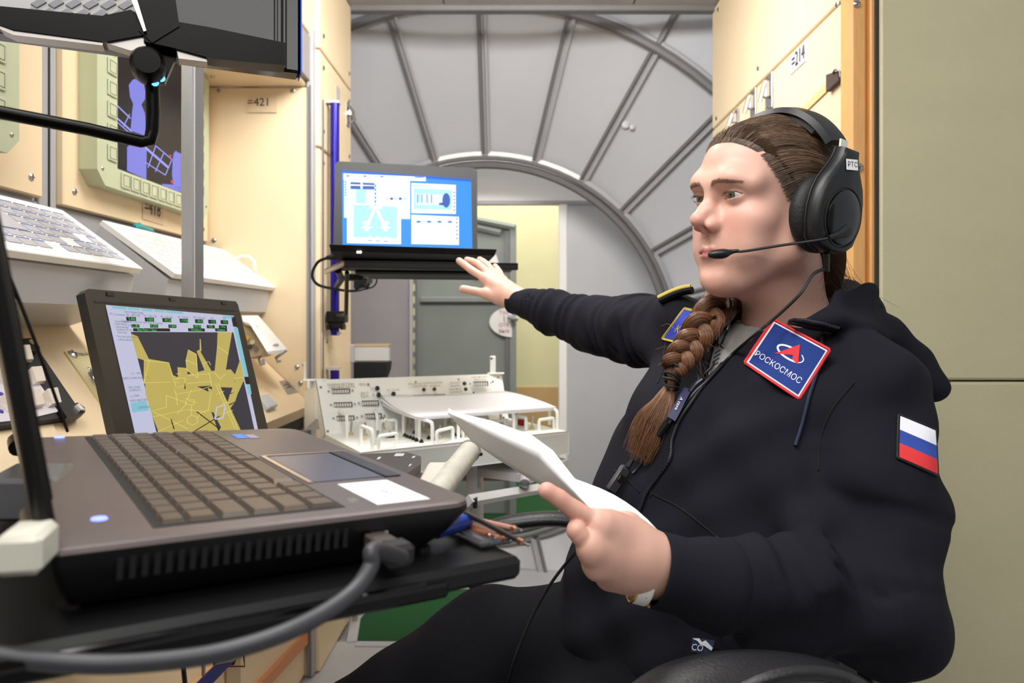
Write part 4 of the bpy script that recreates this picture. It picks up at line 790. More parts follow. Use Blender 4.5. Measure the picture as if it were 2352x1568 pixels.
b = MB(); p = KD(897, 1003); b.lathe(p, V(0, 0, 1), [(0, .016), (.006, .015), (.008, .008)], blkm, 10); b.tube([p+V(0, 0, .008), P(885, 962, 1.66)], .0018, brass, 6); obj('joystick', b, r)
b = MB(); q = KD(1175, 975); b.obox(q, V(.04, -.022, 0), V(.004, .01, 0), V(0, 0, .016), mat('red_enamel', 'c0202c', .35), .002); obj('red_guard', b, r)
b = MB()
for x0, y0 in ((900, 1012), (920, 1018), (1060, 1004), (870, 1012), (1090, 1000)): b.text('СТЫК РСК', KD(x0, y0)+V(0, 0, .0008), ku, -nz(bf-kl)*1, .008, redink)
obj('deck_lettering', b, r)['kind'] = 'stuff'
b = MB(); b.prism([KD(1060, 965)+V(0, 0, -.06), br+V(0, 0, -.07), br+V(-.1, -.1, -.09), KD(1060, 965)+V(.0, -.2, -.09)], V(0, 0, -.02), lgrey); obj('under_shelf', b, r)
# stand of the control box
r = thing('box_stand', V(-.1, 1.9, -CAMZ), 'grey tube frame stand carrying the white control box', 'stand')
b = MB(); b.tube([P(1075, 1150, 1.5), P(1320, 1108, 1.9)], .013, lgrey, 4); obj('rail', b, r)
b = MB(); b.box(P(1060, 1090, 2.1), P(1200, 1104, 2.1)+V(0, .25, 0), mat('brown_strip', '6c5b50', .5)); obj('rear_rail', b, r)
b = MB(); b.tube([V(-.12, 1.95, -.33), V(-.12, 1.95, -CAMZ)], .02, greyp, 12); obj('column', b, r)
b = MB(); b.tube([V(-.12, 1.78, -.35), V(-.12, 1.78, -.42), V(-.12, 1.95, -.46)], .014, greyp, 10); obj('cross_brace', b, r); b = MB(); b.tube([V(.02, 1.86, -.335), V(.01, 1.65, -.37), P(1200, 1130, 1.7)], .012, greyp, 10); obj('cross_brace', b, r); b = MB(); b.box(P(1086, 1145, 1.5), P(1096, 1168, 1.5)+V(0, .02, 0), blkm, .001); obj('end_stop', b, r)
b = MB(); b.box(V(-.35, 1.75, -CAMZ), V(.15, 2.15, -CAMZ+.02), greyp, .005); obj('foot_plate', b, r)
# white tube handle, pad, black plate
r = thing('tube_handle', P(1040, 1090, 1.0), 'off-white cylindrical metal handle sloping up in front of the control box', 'handle')
b = MB(); a, c = P(1010, 1125, .95), P(1078, 1036, 1.12); ax = nz(c-a); b.tube([a-ax*.08, a, c], .0165, mat('worn_cream', 'c9c6ba', .35, var=.12, vscale=60), 20); obj('tube', b, r)
b = MB(); b.lathe(c, ax, [(-.003, .0178), (.004, .0178), (.010, .015), (.013, .008)], mat('zinc', 'a8aaa8', .4, .5), 20); obj('end_cap', b, r)
b = MB(); b.tube([c+V(.012, 0, -.003), c+V(.019, -.01, -.003)], .003, steel, 8); b.tube([P(1080, 1040, 1.1), P(1000, 1080, 1.1)], .0008, white, 5); obj('set_screw', b, r)
b = MB(); b.obox(P(955, 1130, 1.0), V(.035, 0, 0), P(985, 1075, 1.04)-P(955, 1130, 1.0), V(0, -.004, .012), mat('pink_pad', 'd9c0b4', .6), .004); obj('pad', b, label='pinkish foam pad left of the off-white tube handle', cat='pad')
b = MB(); b.obox(P(1000, 1118, .98), V(.012, 0, 0), P(1022, 1072, 1.04)-P(1000, 1118, .98), V(0, -.003, .01), lgrey, .003); obj('grey_bar', b, label='light grey flat bar between the pink pad and the tube handle', cat='bar')
b = MB(); q = [(828, 1042), (935, 1038), (967, 1048), (966, 1066), (930, 1090), (880, 1080)]; b.prism([P(x, y, .95+(1100-y)*.002) for x, y in q], V(0, 0, -.012), mat('anodised_black', '4a4644', .45, .3)); r = obj('slotted_plate', b, label='dark plate with slots just behind the foreground laptop corner', cat='plate')
b = MB()
for x0, y0, x1, y1 in ((865, 1050, 876, 1055), (905, 1042, 930, 1048), (945, 1048, 955, 1052), (938, 1066, 946, 1071)):
    b.prism([P(x, y, .948+(1100-y)*.002)+V(0, 0, .0008) for x, y in ((x0, y1), (x1-4, y1), (x1, y0), (x0+4, y0))], V(0, 0, -.0008), lgrey)
obj('slots', b, r)
# papers on the box
r = thing('paper_stack', P(1070, 930, 1.8), 'loose stack of white papers lying on the guard handles of the control box', 'papers')
for k in range(6):
    b = MB(); G = []; z = .0016*k; j = (rng.random(2)-.5)*8
    cor = [((865+k*1.5+j[0], 938-k*3), (1160, 903-k*.6)), ((905+j[0], 952-k*1.5), (1215, 915-k)), ((960+j[1], 964-k*.8), (1278, 942-k*1))]
    ds = [(1.93, 2.06), (1.80, 1.98), (1.66, 1.88)]
    rows_ = []
    for i in range(3):
        (p, q), (d0, d1) = cor[i], ds[i]; A, B_ = P(*p, d0), P(*q, d1); rows_.append([A+(B_-A)*t+V(0, 0, .012*math.sin(t*3.1)*(i == 1)+(.02*(1-t)**3 if i == 0 else 0)+z*.3) for t in np.linspace(0, 1, 9)])
    G = spline_rows = [[(1-t)*(1-t)*rows_[0][c]+2*t*(1-t)*rows_[1][c]+t*t*rows_[2][c] for c in range(9)] for t in np.linspace(0, 1, 7)]
    b.grid(G, paper); o = obj('sheet', b, r, smooth=60)
    md = o.modifiers.new('s', 'SOLIDIFY'); md.thickness = .0008
# lower left area: struts below the tray
r = thing('lower_frame', V(-.75, 1.9, -CAMZ), 'beige lower cabinet front with orange wooden strips below the tray table', 'cabinet')
XB = -.655
b = MB(); b.box(V(XB-.03, .9, -1.07), V(XB, 2.18, -.41), beige, .003); obj('front_board', b, r)
def XBp(x, y, o=0): return PX(x, y, XB+o)
for q in (((628, 1410), (640, 1415), (420, 1640), (400, 1625)), ((722, 1435), (735, 1448), (610, 1585), (592, 1575))):
    b = MB(); b.prism([XBp(*p, .012) for p in q], V(-.012, 0, 0), mat('peach_wood', 'd08a5c', .5)); obj('wood_strip', b, r)
for x in (470, 733): b = MB(); a = XBp(x, 1400, .004); b.box(a+V(-.004, -.004, -.6), a+V(0, .004, .2), dgrey); obj('post_seam', b, r)
b = MB(); b.box(XBp(525, 1400, .001)+V(-.001, -.02, -.3), XBp(525, 1400, .001)+V(.004, .06, .2), mat('tan_shade', 'b59f7c', .5)); obj('upright_strip', b, r)
r = thing('lock_clip', P(800, 1400, 2.58), 'black clamp with clear hose fittings at the far end of the lower cabinet', 'clamp')
b = MB(); b.tube(spline([P(798, 1375, 2.58), P(785, 1392, 2.58), P(770, 1425, 2.58), P(772, 1435, 2.58)], 12), .024, blk, 10); b.box(P(805, 1370, 2.58), P(826, 1410, 2.58)+V(0, .04, 0), blkm, .004); obj('body', b, r)
b = MB(); b.tube([P(803, 1368, 2.56), P(812, 1370, 2.56)], .008, steel, 8)
b.tube(spline([P(812, 1395, 2.60), P(815, 1440, 2.60), P(800, 1480, 2.60), P(812, 1520, 2.60)], 20), .009, mat('hose_clear', 'b0a78c', .25, spec=.6), 8); obj('hose', b, r)
b = MB(); b.lathe(P(833, 1472, 2.58), (0, 0, -1), [(0, .012), (.01, .014), (.03, .012)], mat('red_enamel', '', .4), 10); b.lathe(P(832, 1495, 2.58), (0, 0, -1), [(0, .014), (.05, .012)], mat('zinc', '', .4), 10); obj('valve', b, r)
r = thing('lever_handle', P(480, 1540, 1.0), 'blue lever with a metal tip under the tray table', 'handle')
b = MB(); a, c = P(430, 1590, .95), P(490, 1530, 1.0); b.obox(a, c-a, V(.028, 0, .006), V(0, .018, .0), mat('blue_paint', '1c2c78', .35), .003); obj('grip', b, r)
b = MB(); b.obox(c, nz(c-a)*.014, V(.028, 0, .006), V(0, .018, 0), steel, .002); obj('tip', b, r)
b = MB(); b.tube([P(505, 1520, 1.02), P(530, 1495, 1.02), P(560, 1505, 1.02), P(562, 1530, 1.02), P(515, 1530, 1.02)], .0016, mat('copper', '', .3), 6); b.tube([P(500, 1524, 1.03), P(530, 1512, 1.05)], .011, blk, 8); obj('wire_loop', b, r)
b = MB(); b.tube([P(412, 1440, 1.2), P(428, 1600, 1.2)], .004, blkm, 8); obj('stay_rod', b, label='thin black rod hanging below the tray table', cat='rod')
b = MB(); b.obox(P(382, 1515, 1.1), P(430, 1478, 1.12)-P(382, 1515, 1.1), V(.012, 0, 0), V(0, .01, .012), lgrey, .002); obj('metal_strip', b, label='small pale metal strip behind the cable below the tray', cat='strip')
# ================================================================ distance-field modelling kit
class Field:
    def __init__(s, lo, hi, h):
        s.lo = V(*lo); s.h = h; s.n = np.ceil((V(*hi)-s.lo)/h).astype(int)+1
        s.ax = [(s.lo[i]+h*np.arange(s.n[i])).astype(np.float32) for i in range(3)]
        s.D = np.full(tuple(s.n), .08, np.float32)
    def sl(s, lo, hi):
        a = np.clip(np.floor((np.asarray(lo)-s.lo)/s.h).astype(int), 0, s.n); b = np.clip(np.ceil((np.asarray(hi)-s.lo)/s.h).astype(int)+1, 0, s.n)
        return tuple(slice(a[i], b[i]) for i in range(3))
    def co(s, q): return s.ax[0][q[0]][:, None, None], s.ax[1][q[1]][None, :, None], s.ax[2][q[2]][None, None, :]
    def op(s, lo, hi, fn, k=.01, op='u'):
        m = k+3*s.h+(.02 if op == 'u' else 0); q = s.sl(np.asarray(lo)-m, np.asarray(hi)+m)
        if any(a.stop <= a.start for a in q): return s
        d = fn(*s.co(q)).astype(np.float32); D = s.D[q]; k = max(k, 1e-5)
        if op == 'u':
            hh = np.maximum(k-np.abs(D-d), 0)/k; s.D[q] = np.minimum(D, d)-hh*hh*k*.25
        elif op == 's':
            d = -d; hh = np.maximum(k-np.abs(D-d), 0)/k; s.D[q] = np.maximum(D, d)+hh*hh*k*.25
        elif op == 'i':
            hh = np.maximum(k-np.abs(D-d), 0)/k; s.D[q] = np.maximum(D, d)+hh*hh*k*.25
        elif op == 'add': s.D[q] = D+d
        return s
    def cap(s, a, b, ra, rb=None, k=.01, op='u'):
        a, b = V(*a), V(*b); rb = ra if rb is None else rb; R_ = max(ra, rb); ab = b-a; L = max(np.dot(ab, ab), 1e-12)
        def fn(x, y, z):
            t = np.clip(((x-a[0])*ab[0]+(y-a[1])*ab[1]+(z-a[2])*ab[2])/L, 0, 1)
            return np.sqrt((x-a[0]-t*ab[0])**2+(y-a[1]-t*ab[1])**2+(z-a[2]-t*ab[2])**2)-(ra+(rb-ra)*t)
        return s.op(np.minimum(a, b)-R_, np.maximum(a, b)+R_, fn, k, op)
    def ell(s, c, r, k=.01, op='u', rot=None):
        c, r = V(*c), V(*r); M = np.eye(3) if rot is None else np.asarray(rot)   # columns = local axes
        def fn(x, y, z):
            X, Y, Z = x-c[0], y-c[1], z-c[2]; l = [X*M[0, i]+Y*M[1, i]+Z*M[2, i] for i in range(3)]
            k0 = np.sqrt(sum((l[i]/r[i])**2 for i in range(3))); k1 = np.sqrt(sum((l[i]/r[i]**2)**2 for i in range(3)))
            return k0*(k0-1)/np.maximum(k1, 1e-6)
        R_ = r.max(); return s.op(c-R_, c+R_, fn, k, op)
    def chain(s, pts, rs, k=.01, op='u'):
        for i in range(len(pts)-1): s.cap(pts[i], pts[i+1], rs[i], rs[i+1], k, op)
        return s
    def sphere(s, c, r, k=.01, op='u'): return s.cap(c, V(*c)+1e-6, r, r, k, op)
    def mesh(s, smooth=1):
        D = s.D; S = D < 0; n = np.array(D.shape)-1
        c = np.zeros(tuple(n), np.int8); O = [(i, j, k) for i in (0, 1) for j in (0, 1) for k in (0, 1)]
        for o in O: c += S[o[0]:o[0]+n[0], o[1]:o[1]+n[1], o[2]:o[2]+n[2]]
        act = (c > 0) & (c < 8); I, J, K_ = np.nonzero(act); idx = np.full(tuple(n), -1, np.int32); idx[act] = np.arange(len(I))
        dv = {o: D[I+o[0], J+o[1], K_+o[2]] for o in O}; acc = np.zeros((len(I), 3)); cnt = np.zeros(len(I))
        for a in O:
            for ax_ in range(3):
                if a[ax_] == 0:
                    b = list(a); b[ax_] = 1; b = tuple(b); da, db = dv[a], dv[b]; m = (da < 0) != (db < 0)
                    t = np.where(m, da/np.where(m, da-db, 1), 0)
                    p = np.array(a, float)[None, :].repeat(len(I), 0); p[:, ax_] += t; acc += p*m[:, None]; cnt += m
        vs = s.lo+(np.stack([I, J, K_], 1)+acc/cnt[:, None])*s.h; fs = []
        for ax_ in range(3):
            u, v = (ax_+1) % 3, (ax_+2) % 3; sl0 = [slice(None)]*3; sl1 = [slice(None)]*3; sl0[ax_] = slice(0, -1); sl1[ax_] = slice(1, None)
            A, B_ = S[tuple(sl0)], S[tuple(sl1)]; E = np.argwhere(A != B_)
            E = E[(E[:, u] > 0) & (E[:, v] > 0) & (E[:, u] < n[u]) & (E[:, v] < n[v])]
            du = np.zeros(3, int); du[u] = 1; dv_ = np.zeros(3, int); dv_[v] = 1
            g = lambda e: idx[e[:, 0], e[:, 1], e[:, 2]]
            q = np.stack([g(E-du-dv_), g(E-dv_), g(E), g(E-du)], 1); inside = A[tuple(E.T)]
            q[~inside] = q[~inside][:, ::-1]; fs.append(q)
        fs = np.concatenate(fs)
        e = np.concatenate([fs[:, [0, 1]], fs[:, [1, 2]], fs[:, [2, 3]], fs[:, [3, 0]]]); N = len(vs)
        for _ in range(smooth):
            deg = np.bincount(e.ravel(), minlength=N).astype(float); sm = np.zeros_like(vs)
            for i in range(3): sm[:, i] = np.bincount(e[:, 0], vs[e[:, 1], i], N)+np.bincount(e[:, 1], vs[e[:, 0], i], N)
            vs = .5*vs+.5*sm/np.maximum(deg, 1)[:, None]
        return vs, fs
def fast_mesh(name, vs, fs, m, col=None):
    me = bpy.data.meshes.new(name); me.vertices.add(len(vs)); me.vertices.foreach_set('co', np.ascontiguousarray(vs, np.float32).ravel())
    k = fs.shape[1]; me.loops.add(fs.size); me.loops.foreach_set('vertex_index', fs.ravel().astype(np.int32))
    me.polygons.add(len(fs)); me.polygons.foreach_set('loop_start', np.arange(len(fs), dtype=np.int32)*k)
    me.update(calc_edges=True); me.shade_smooth(); me.materials.append(m)
    if col is not None:
        a = me.color_attributes.new('tint', 'FLOAT_COLOR', 'POINT'); a.data.foreach_set('color', np.c_[col, np.ones(len(col))].astype(np.float32).ravel())
    me.validate(); return me
def fobj(name, vs, fs, m, parent, col=None):
    o = bpy.data.objects.new(name, fast_mesh(name, vs-ROOT[parent], fs, m, col)); COL.objects.link(o); o.parent = parent; ROOT[o] = ROOT[parent]; return o
# ================================================================ the woman
HR = np.array([[-.412, -.911, .008], [.908, -.411, -.076], [.072, -.024, .997]]); HT = V(.33, .972, .144)
for i in range(3): HR[:, i] /= np.linalg.norm(HR[:, i])
def H(p): return HT+np.asarray(p, float)@HR.T
def Hi(p): return (np.asarray(p, float)-HT)@HR
woman = thing('person', V(.25, .95, -.6), 'seated woman in a black hooded jacket with a long braid, holding papers and reaching out', 'person')
skin = mat('skin', 'e2ab93', .42, sss=.12, attr='tint', bump=.12, bscale=900, spec=.4)
fab = mat('black_fleece', '1a1a22', .88, bump=.5, bscale=1400, spec=.15, var=.1, vscale=4)
fab2 = mat('black_trousers', '131318', .92, bump=.5, bscale=1400, spec=.15, var=.1, vscale=4)
# ---- head
f = Field((-.09, -.125, -.21), (.09, .13, .15), .00125)
f.ell((0, -.014, .052), (.071, .092, .08), .01)
f.ell((0, .026, .055), (.060, .066, .058), .02)
f.ell((0, .030, -.012), (.060, .060, .062), .02)
for s in (-1, 1):
    f.ell((s*.040, .056, -.010), (.023, .022, .020), .025)
    f.cap((s*.052, .005, -.045), (s*.022, .066, -.084), .018, .017, .03)
    f.cap((s*.053, -.005, -.01), (s*.052, .005, -.045), .018, .018, .02)
    f.ell((s*.036, .062, -.045), (.022, .02, .026), .02)
f.ell((0, .060, -.050), (.031, .032, .034), .022)
f.ell((0, .074, -.088), (.020, .018, .017), .014)
# brow, sockets
for s in (-1, 1):
    f.cap((s*.010, .0865, .036), (s*.030, .0825, .040), .009, .009, .022); f.cap((s*.030, .0825, .040), (s*.050, .066, .036), .009, .009, .022)
    f.ell((s*.031, .099, .019), (.019, .0155, .0115), .016, 's')
    f.ell((s*.015, .097, .016), (.007, .010, .013), .010, 's')
# nose
f.cap((0, .087, .026), (0, .1025, .001), .0058, .0066, .012); f.cap((0, .1025, .001), (0, .1095, -.009), .0066, .0085, .006)
f.sphere((0, .1108, -.0085), .0090, .006)
for s in (-1, 1):
    f.ell((s*.0128, .0975, -.0165), (.0062, .0098, .0072), .006)
    f.cap((s*.005, .097, .002), (s*.010, .088, -.012), .006, .0068, .012)
f.cap((0, .1110, -.0145), (0, .096, -.0245), .0040, .0042, .003)
for s in (-1, 1): f.ell((s*.0074, .1030, -.0228), (.0038, .0066, .0046), .002, 's')
# lips
f.cap((0, .0935, -.030), (0, .0935, -.043), .0018, .0022, .005, 's')
for s in (-1, 1):
    f.chain([(s*.001, .0925, -.0475), (s*.008, .0912, -.0465), (s*.024, .0795, -.0515)], [.0034, .0034, .0018], .004)
    f.chain([(0, .0912, -.0555), (s*.010, .0892, -.0555), (s*.023, .0795, -.0525)], [.0038, .0035, .0016], .004)
    f.chain([(0, .0988, -.0518), (s*.010, .0958, -.0516), (s*.026, .0825, -.0525)], [.0014, .0014, .0010], .0030, 's')
    f.cap((0, .0990, -.070), (s*.016, .0925, -.069), .0050, .0050, .012, 's')
# eyelids
EC = [V(s*.031, .0735, .0205) for s in (-1, 1)]
def eye_dirs(s, x):   # almond opening edges (upper, lower) at horizontal offset x from inner to outer
    t = np.clip(x/.0145, -1, 1); up = .0047*np.sqrt(np.maximum(0, 1-t*t))**1.1; dn = -.0036*np.maximum(0, 1-t*t)
    return up, dn
for s, c in zip((-1, 1), EC):
    f.sphere(c, .0139, .004)
    def fn(x, y, z, c=c, s=s):
        X = (x-c[0])*s; t = np.clip(X/.0145, -1.2, 1.2); zc = c[2]+.0010*t-.0003; up = zc+.0041*np.sqrt(np.maximum(0, 1-t*t)); lo = zc-.0031*np.maximum(0, 1-t*t)
        d = np.maximum(z-up, lo-z); d = np.maximum(d, np.abs(X)-.0145); return np.maximum(d, (c[1]+.004)-y)+z*0
    f.op(c-V(.016, 0, .008), c+V(.016, .02, .008), fn, .0008, 's')
    f.chain([c+V(-.012*s, .0135, .0045), c+V(-.004*s, .0155, .0078), c+V(.006*s, .0145, .0078), c+V(.016*s, .006, .0045)], [.0006, .0007, .0007, .0006], .0018, 's')
    f.chain([c+V(-.012*s, .0135, -.0065), c+V(0, .0150, -.0098), c+V(.012*s, .0105, -.0072)], [.0008, .0009, .0006], .004, 's')
for s in (-1, 1): f.ell((s*.071, -.012, .002), (.007, .016, .028), .006)
nb = Hi(V(.378, 1.02, -.012)); f.cap((0, -.030, -.03), nb, .052, .057, .03); f.cap(nb, Hi(V(.385, 1.03, -.07)), .058, .062, .02)
f.cap((0, .045, -.082), (0, -.015, -.10), .020, .030, .035)
f.cap((-.045, -.015, -.03), nb+V(-.012, .034, .02), .011, .009, .02)
hv, hf = f.mesh(2)
def tint(p, base=(.69, .40, .315)):
    n = len(p); c = np.tile(V(*base), (n, 1)); x, y, z = p.T
    def g(cx_, cz, sx, sz, cy_=None): return np.exp(-((np.abs(x)-cx_)/sx)**2-((z-cz)/sz)**2)*(y > .03)
    def mix(w_, col): nonlocal c; c = c*(1-w_[:, None])+V(*col)*w_[:, None]
    mix(.55*g(.036, -.018, .018, .017), (.76, .34, .26)); mix(.65*g(0, -.012, .015, .010)*(y > .092), (.76, .33, .26))
    mix(.35*g(0, -.09, .02, .015), (.78, .38, .30)); mix(.3*g(.0, .05, .05, .03), (.84, .56, .43))
    lx = np.abs(x); up = -.0458+.0014*np.minimum(1, lx/.006)-.23*np.maximum(lx-.008, 0); lw = -.0588+.25*np.maximum(lx-.012, 0)+.05*lx
    inl = 1/(1+np.exp(-(up-z)/.0008))*1/(1+np.exp(-(z-lw)/.0008))*(lx < .026)*(y > .075)
    mix(.85*inl, (.55, .17, .18)); e = np.exp(-((lx-.031)/.016)**2-((z-.0195)/.0075)**2)*(y > .07); mix(.3*e, (.66, .32, .26))
    return np.clip(c, 0, 1)
hc = tint(hv)
parts_v = [H(hv)]; parts_f = [hf]; parts_c = [hc]; nbv = len(hv)
def addp(v, f_, c):
    global nbv
    parts_v.append(v); parts_f.append(f_+nbv); parts_c.append(c); nbv += len(v)
# ---- eyes
scl = mat('sclera', 'd2c8c6', .12, spec=.6); iri = mat('iris_hazel', '514c36', .1, spec=.6, var=.25, vscale=900); irr = mat('iris_rim', '2e2e24', .1, spec=.6); pup = mat('pupil', '040404', .03, spec=.8)
for s, c in zip((-1, 1), EC):
    g = nz(V(-.12, 1, -.02)); b = MB(); R_ = .0127
    prof = [(R_*math.cos(a), R_*math.sin(a)) for a in np.radians((0.1, 5, 11))]; 
    for (a0, a1, m) in ((.5, 10, pup), (10, 25, iri), (25, 28.5, irr), (28.5, 150, scl)):
        aa = np.radians(np.linspace(a0, a1, 3 if a1 < 30 else 14)); q = [(R_*math.cos(a)+(.0004 if a1 < 29 else 0), R_*math.sin(a)) for a in aa]
        gw = HR@g; b.lathe(H(c), gw, q[::-1], m, 32)
    obj('eye', b, woman, smooth=80)
# ---- lashes and brows as short hairs
hairm = mat('hair_brown', '3a2415', .38, spec=.5, attr='tint')
def strands(name, paths, r, parent, cols, seg=3, m=None, kind=None):
    vs = []; fs = []; cc = []; n0 = 0
    for p, c, r_ in zip(paths, cols, r if np.ndim(r) else [r]*len(paths)):
        p = np.asarray(p); n = len(p); t = np.gradient(p, axis=0); t /= np.linalg.norm(t, axis=1)[:, None]+1e-12
        a = np.cross(t, V(.3, .5, .81)); a /= np.linalg.norm(a, axis=1)[:, None]+1e-9; b_ = np.cross(t, a); rad = r_*np.sqrt(np.clip(np.minimum(np.linspace(.03, 7, n), np.linspace(8, .06, n)), 0, 1))
        for k in range(seg): q = 2*math.pi*k/seg; vs.append(p+(a*math.cos(q)+b_*math.sin(q))*rad[:, None])
        i = np.arange(n-1)
        for k in range(seg): k2 = (k+1) % seg; fs.append(np.stack([n0+k*n+i, n0+k2*n+i, n0+k2*n+i+1, n0+k*n+i+1], 1))
        cc.append(np.tile(c, (n*seg, 1))); n0 += n*seg
    o = fobj(name, np.concatenate(vs), np.concatenate(fs), m or hairm, parent, np.concatenate(cc))
    if kind: o['kind'] = kind
    return o
bvh_head = BVHTree.FromPolygons(hv.tolist(), hf.tolist())
def on_head(p, off=0):
    h_ = bvh_head.find_nearest(Vector(p)); return np.array(h_[0])+np.array(h_[1])*off
for s in (-1, 1):
    pa = []
    for i in range(420):
        t = rng.random(); x = .0105+.041*t; z = .0320+.0042*math.sin(t*math.pi*.62)+(rng.random()-.5)*.012*(1-t*.7)-.001*t
        if rng.random() < t*.55: continue
        a = on_head((s*x, .105-.6*max(0, x-.02), z), .0002); d = V(s*(.7+.5*t), -.25, .75*(1-t*1.1))*.0052; e = on_head(a+d, .0007); pa.append(H(np.array([a, (a+e)/2+(0, .0004, 0), e])))
    strands('eyebrow', pa, .00015, woman, [V(.22, .125, .075)*(.7+.7*rng.random()) for _ in pa])
    pa = []; c = EC[0] if s < 0 else EC[1]
    for i in range(46):
        t = -1+2*(i+.5)/46; z = c[2]+.0010*t-.0003+.0043*math.sqrt(max(0, 1-t*t)); X = c[0]+s*t*.0143; y = c[1]+math.sqrt(max(.0001, .0139**2-(X-c[0])**2-(z-c[2])**2))
        a = V(X, y, z); pa.append(H(np.array([a, a+V(s*.0006*t, .0028, .0002), a+V(s*.002*t, .0048, .0022)])))
    for i in range(26):
        t = -.8+1.7*(i+.5)/26; z = c[2]+.001*t-.0034*max(0, 1-t*t); X = c[0]+s*t*.0143; y = c[1]+math.sqrt(max(.0001, .0139**2-(X-c[0])**2-(z-c[2])**2))
        a = V(X, y, z); pa.append(H(np.array([a, a+V(0, .0016, -.0004), a+V(s*.0006*t, .0026, -.0018)])))
    strands('eyelashes', pa, .00016, woman, [V(.04, .022, .015)]*len(pa))
# ---- hands
def finger(f, pts, r0, k=.004):
    rs = np.linspace(r0, r0*.84, len(pts)); pp = spline(pts, 4*(len(pts)-1)+1)*.55+np.array([np.interp(np.linspace(0, len(pts)-1, 4*(len(pts)-1)+1), range(len(pts)), np.array(pts)[:, i]) for i in range(3)]).T*.45
    rr_ = np.interp(np.linspace(0, len(pts)-1, len(pp)), range(len(pts)), rs)*(1+.035*np.cos(np.linspace(0, len(pts)-1, len(pp))*2*math.pi))
    f.cap(pp[0], pp[1], rr_[0], rr_[1], k)
    for i in range(1, len(pp)-1): f.cap(pp[i], pp[i+1], rr_[i], rr_[i+1], .0008)
def handc(v, tips, kn):
    c = np.tile(V(.69, .405, .315), (len(v), 1))
    for p in tips:
        w_ = .6*np.exp(-(np.linalg.norm(v-p, axis=1)/.011)**2); c = c*(1-w_[:, None])+V(.78, .36, .29)*w_[:, None]
    for p in kn:
        w_ = .5*np.exp(-(np.linalg.norm(v-p, axis=1)/.010)**2); c = c*(1-w_[:, None])+V(.74, .33, .26)*w_[:, None]
    return c
# far (right) hand, open
f = Field(P(1045, 700, 1.5)-V(.03, .03, .02), P(1200, 585, 1.7)+V(.03, .02, .03), .0014)
wr_ = P(1190, 692, 1.49); FW_ = [
 ([(1116, 640, 1.555), (1083, 620, 1.575), (1066, 607, 1.588), (1055, 599, 1.598)], .0088),
 ([(1124, 631, 1.575), (1098, 606, 1.603), (1084, 600, 1.62), (1073, 597, 1.632)], .0088),
 ([(1135, 629, 1.59), (1120, 609, 1.615), (1110, 601, 1.63), (1102, 596, 1.642)], .0082),
 ([(1155, 645, 1.60), (1148, 626, 1.622), (1142, 617, 1.632), (1137, 611, 1.64)], .0072)]
tips = []; kn = []
for q, r0 in FW_:
    pts = [P(*p) for p in q]; finger(f, pts, r0); f.cap(wr_+(pts[0]-wr_)*.15, pts[0], .020, .0105, .012); tips.append(pts[-1]); kn.append(pts[0]); kn.append(pts[1])
th = [P(1150, 682, 1.52), P(1120, 675, 1.535), P(1090, 669, 1.545), P(1064, 664, 1.55)]; finger(f, th, .0105); f.cap(wr_, th[0], .02, .015, .012); f.cap(th[0], th[1], .014, .0115, .012); tips.append(th[-1])
f.cap(P(1128, 662, 1.55), P(1165, 675, 1.54), .013, .019, .012)
f.cap(wr_, P(1240, 705, 1.44), .0245, .025, .015)
v_, f_ = f.mesh(1); addp(v_, f_, handc(v_, tips, []))
nail = mat('nail', 'e3b2a6', .25, spec=.5)
# near (left) hand holding the papers
f = Field(P(1225, 1400, .62)-V(.02, .04, .02), P(1540, 1080, .76)+V(.05, .03, .03), .0014)
wl_ = P(1520, 1300, .70)
mi_, mm_, mr_, ml_ = P(1382, 1206, .655), P(1360, 1262, .645), P(1372, 1302, .655), P(1398, 1326, .675)
for m_, r_ in ((mi_, .0125), (mm_, .0125), (mr_, .0115), (ml_, .0105)): f.cap(wl_+(m_-wl_)*.28, m_, .0215, r_, .018)
f.cap(P(1450, 1225, .69), P(1400, 1205, .67), .015, .012, .018)
ind = [mi_, P(1322, 1172, .652), P(1283, 1144, .648), P(1256, 1127, .646)]; finger(f, ind, .0092, .010)
mid = [mm_, P(1324, 1218, .643), P(1336, 1198, .665), P(1350, 1188, .69)]; finger(f, mid, .0092, .010)
rin = [mr_, P(1345, 1264, .652), P(1345, 1228, .68), P(1365, 1210, .70)]; finger(f, rin, .0088, .008)
lit = [ml_, P(1370, 1305, .672), P(1365, 1270, .695), P(1380, 1250, .705)]; finger(f, lit, .0084, .005)
thb = [P(1440, 1212, .71), P(1400, 1190, .735), P(1370, 1172, .745), P(1350, 1160, .745)]; finger(f, thb, .0105, .006); f.cap(wl_+(thb[0]-wl_)*.3+V(0, .005, -.004), thb[0], .015, .013, .018); f.cap(wl_, wl_+(mm_-wl_)*.4, .0245, .0235, .015)
f.cap(P(1352, 1240, .66), P(1348, 1235, .655), .003, .003, .006, 's')
f.cap(wl_, P(1640, 1330, .70), .0255, .029, .015)
v_, f_ = f.mesh(1); addp(v_, f_, handc(v_, [ind[-1], ind[2]], [mi_, mm_, mid[1], ind[1]]))
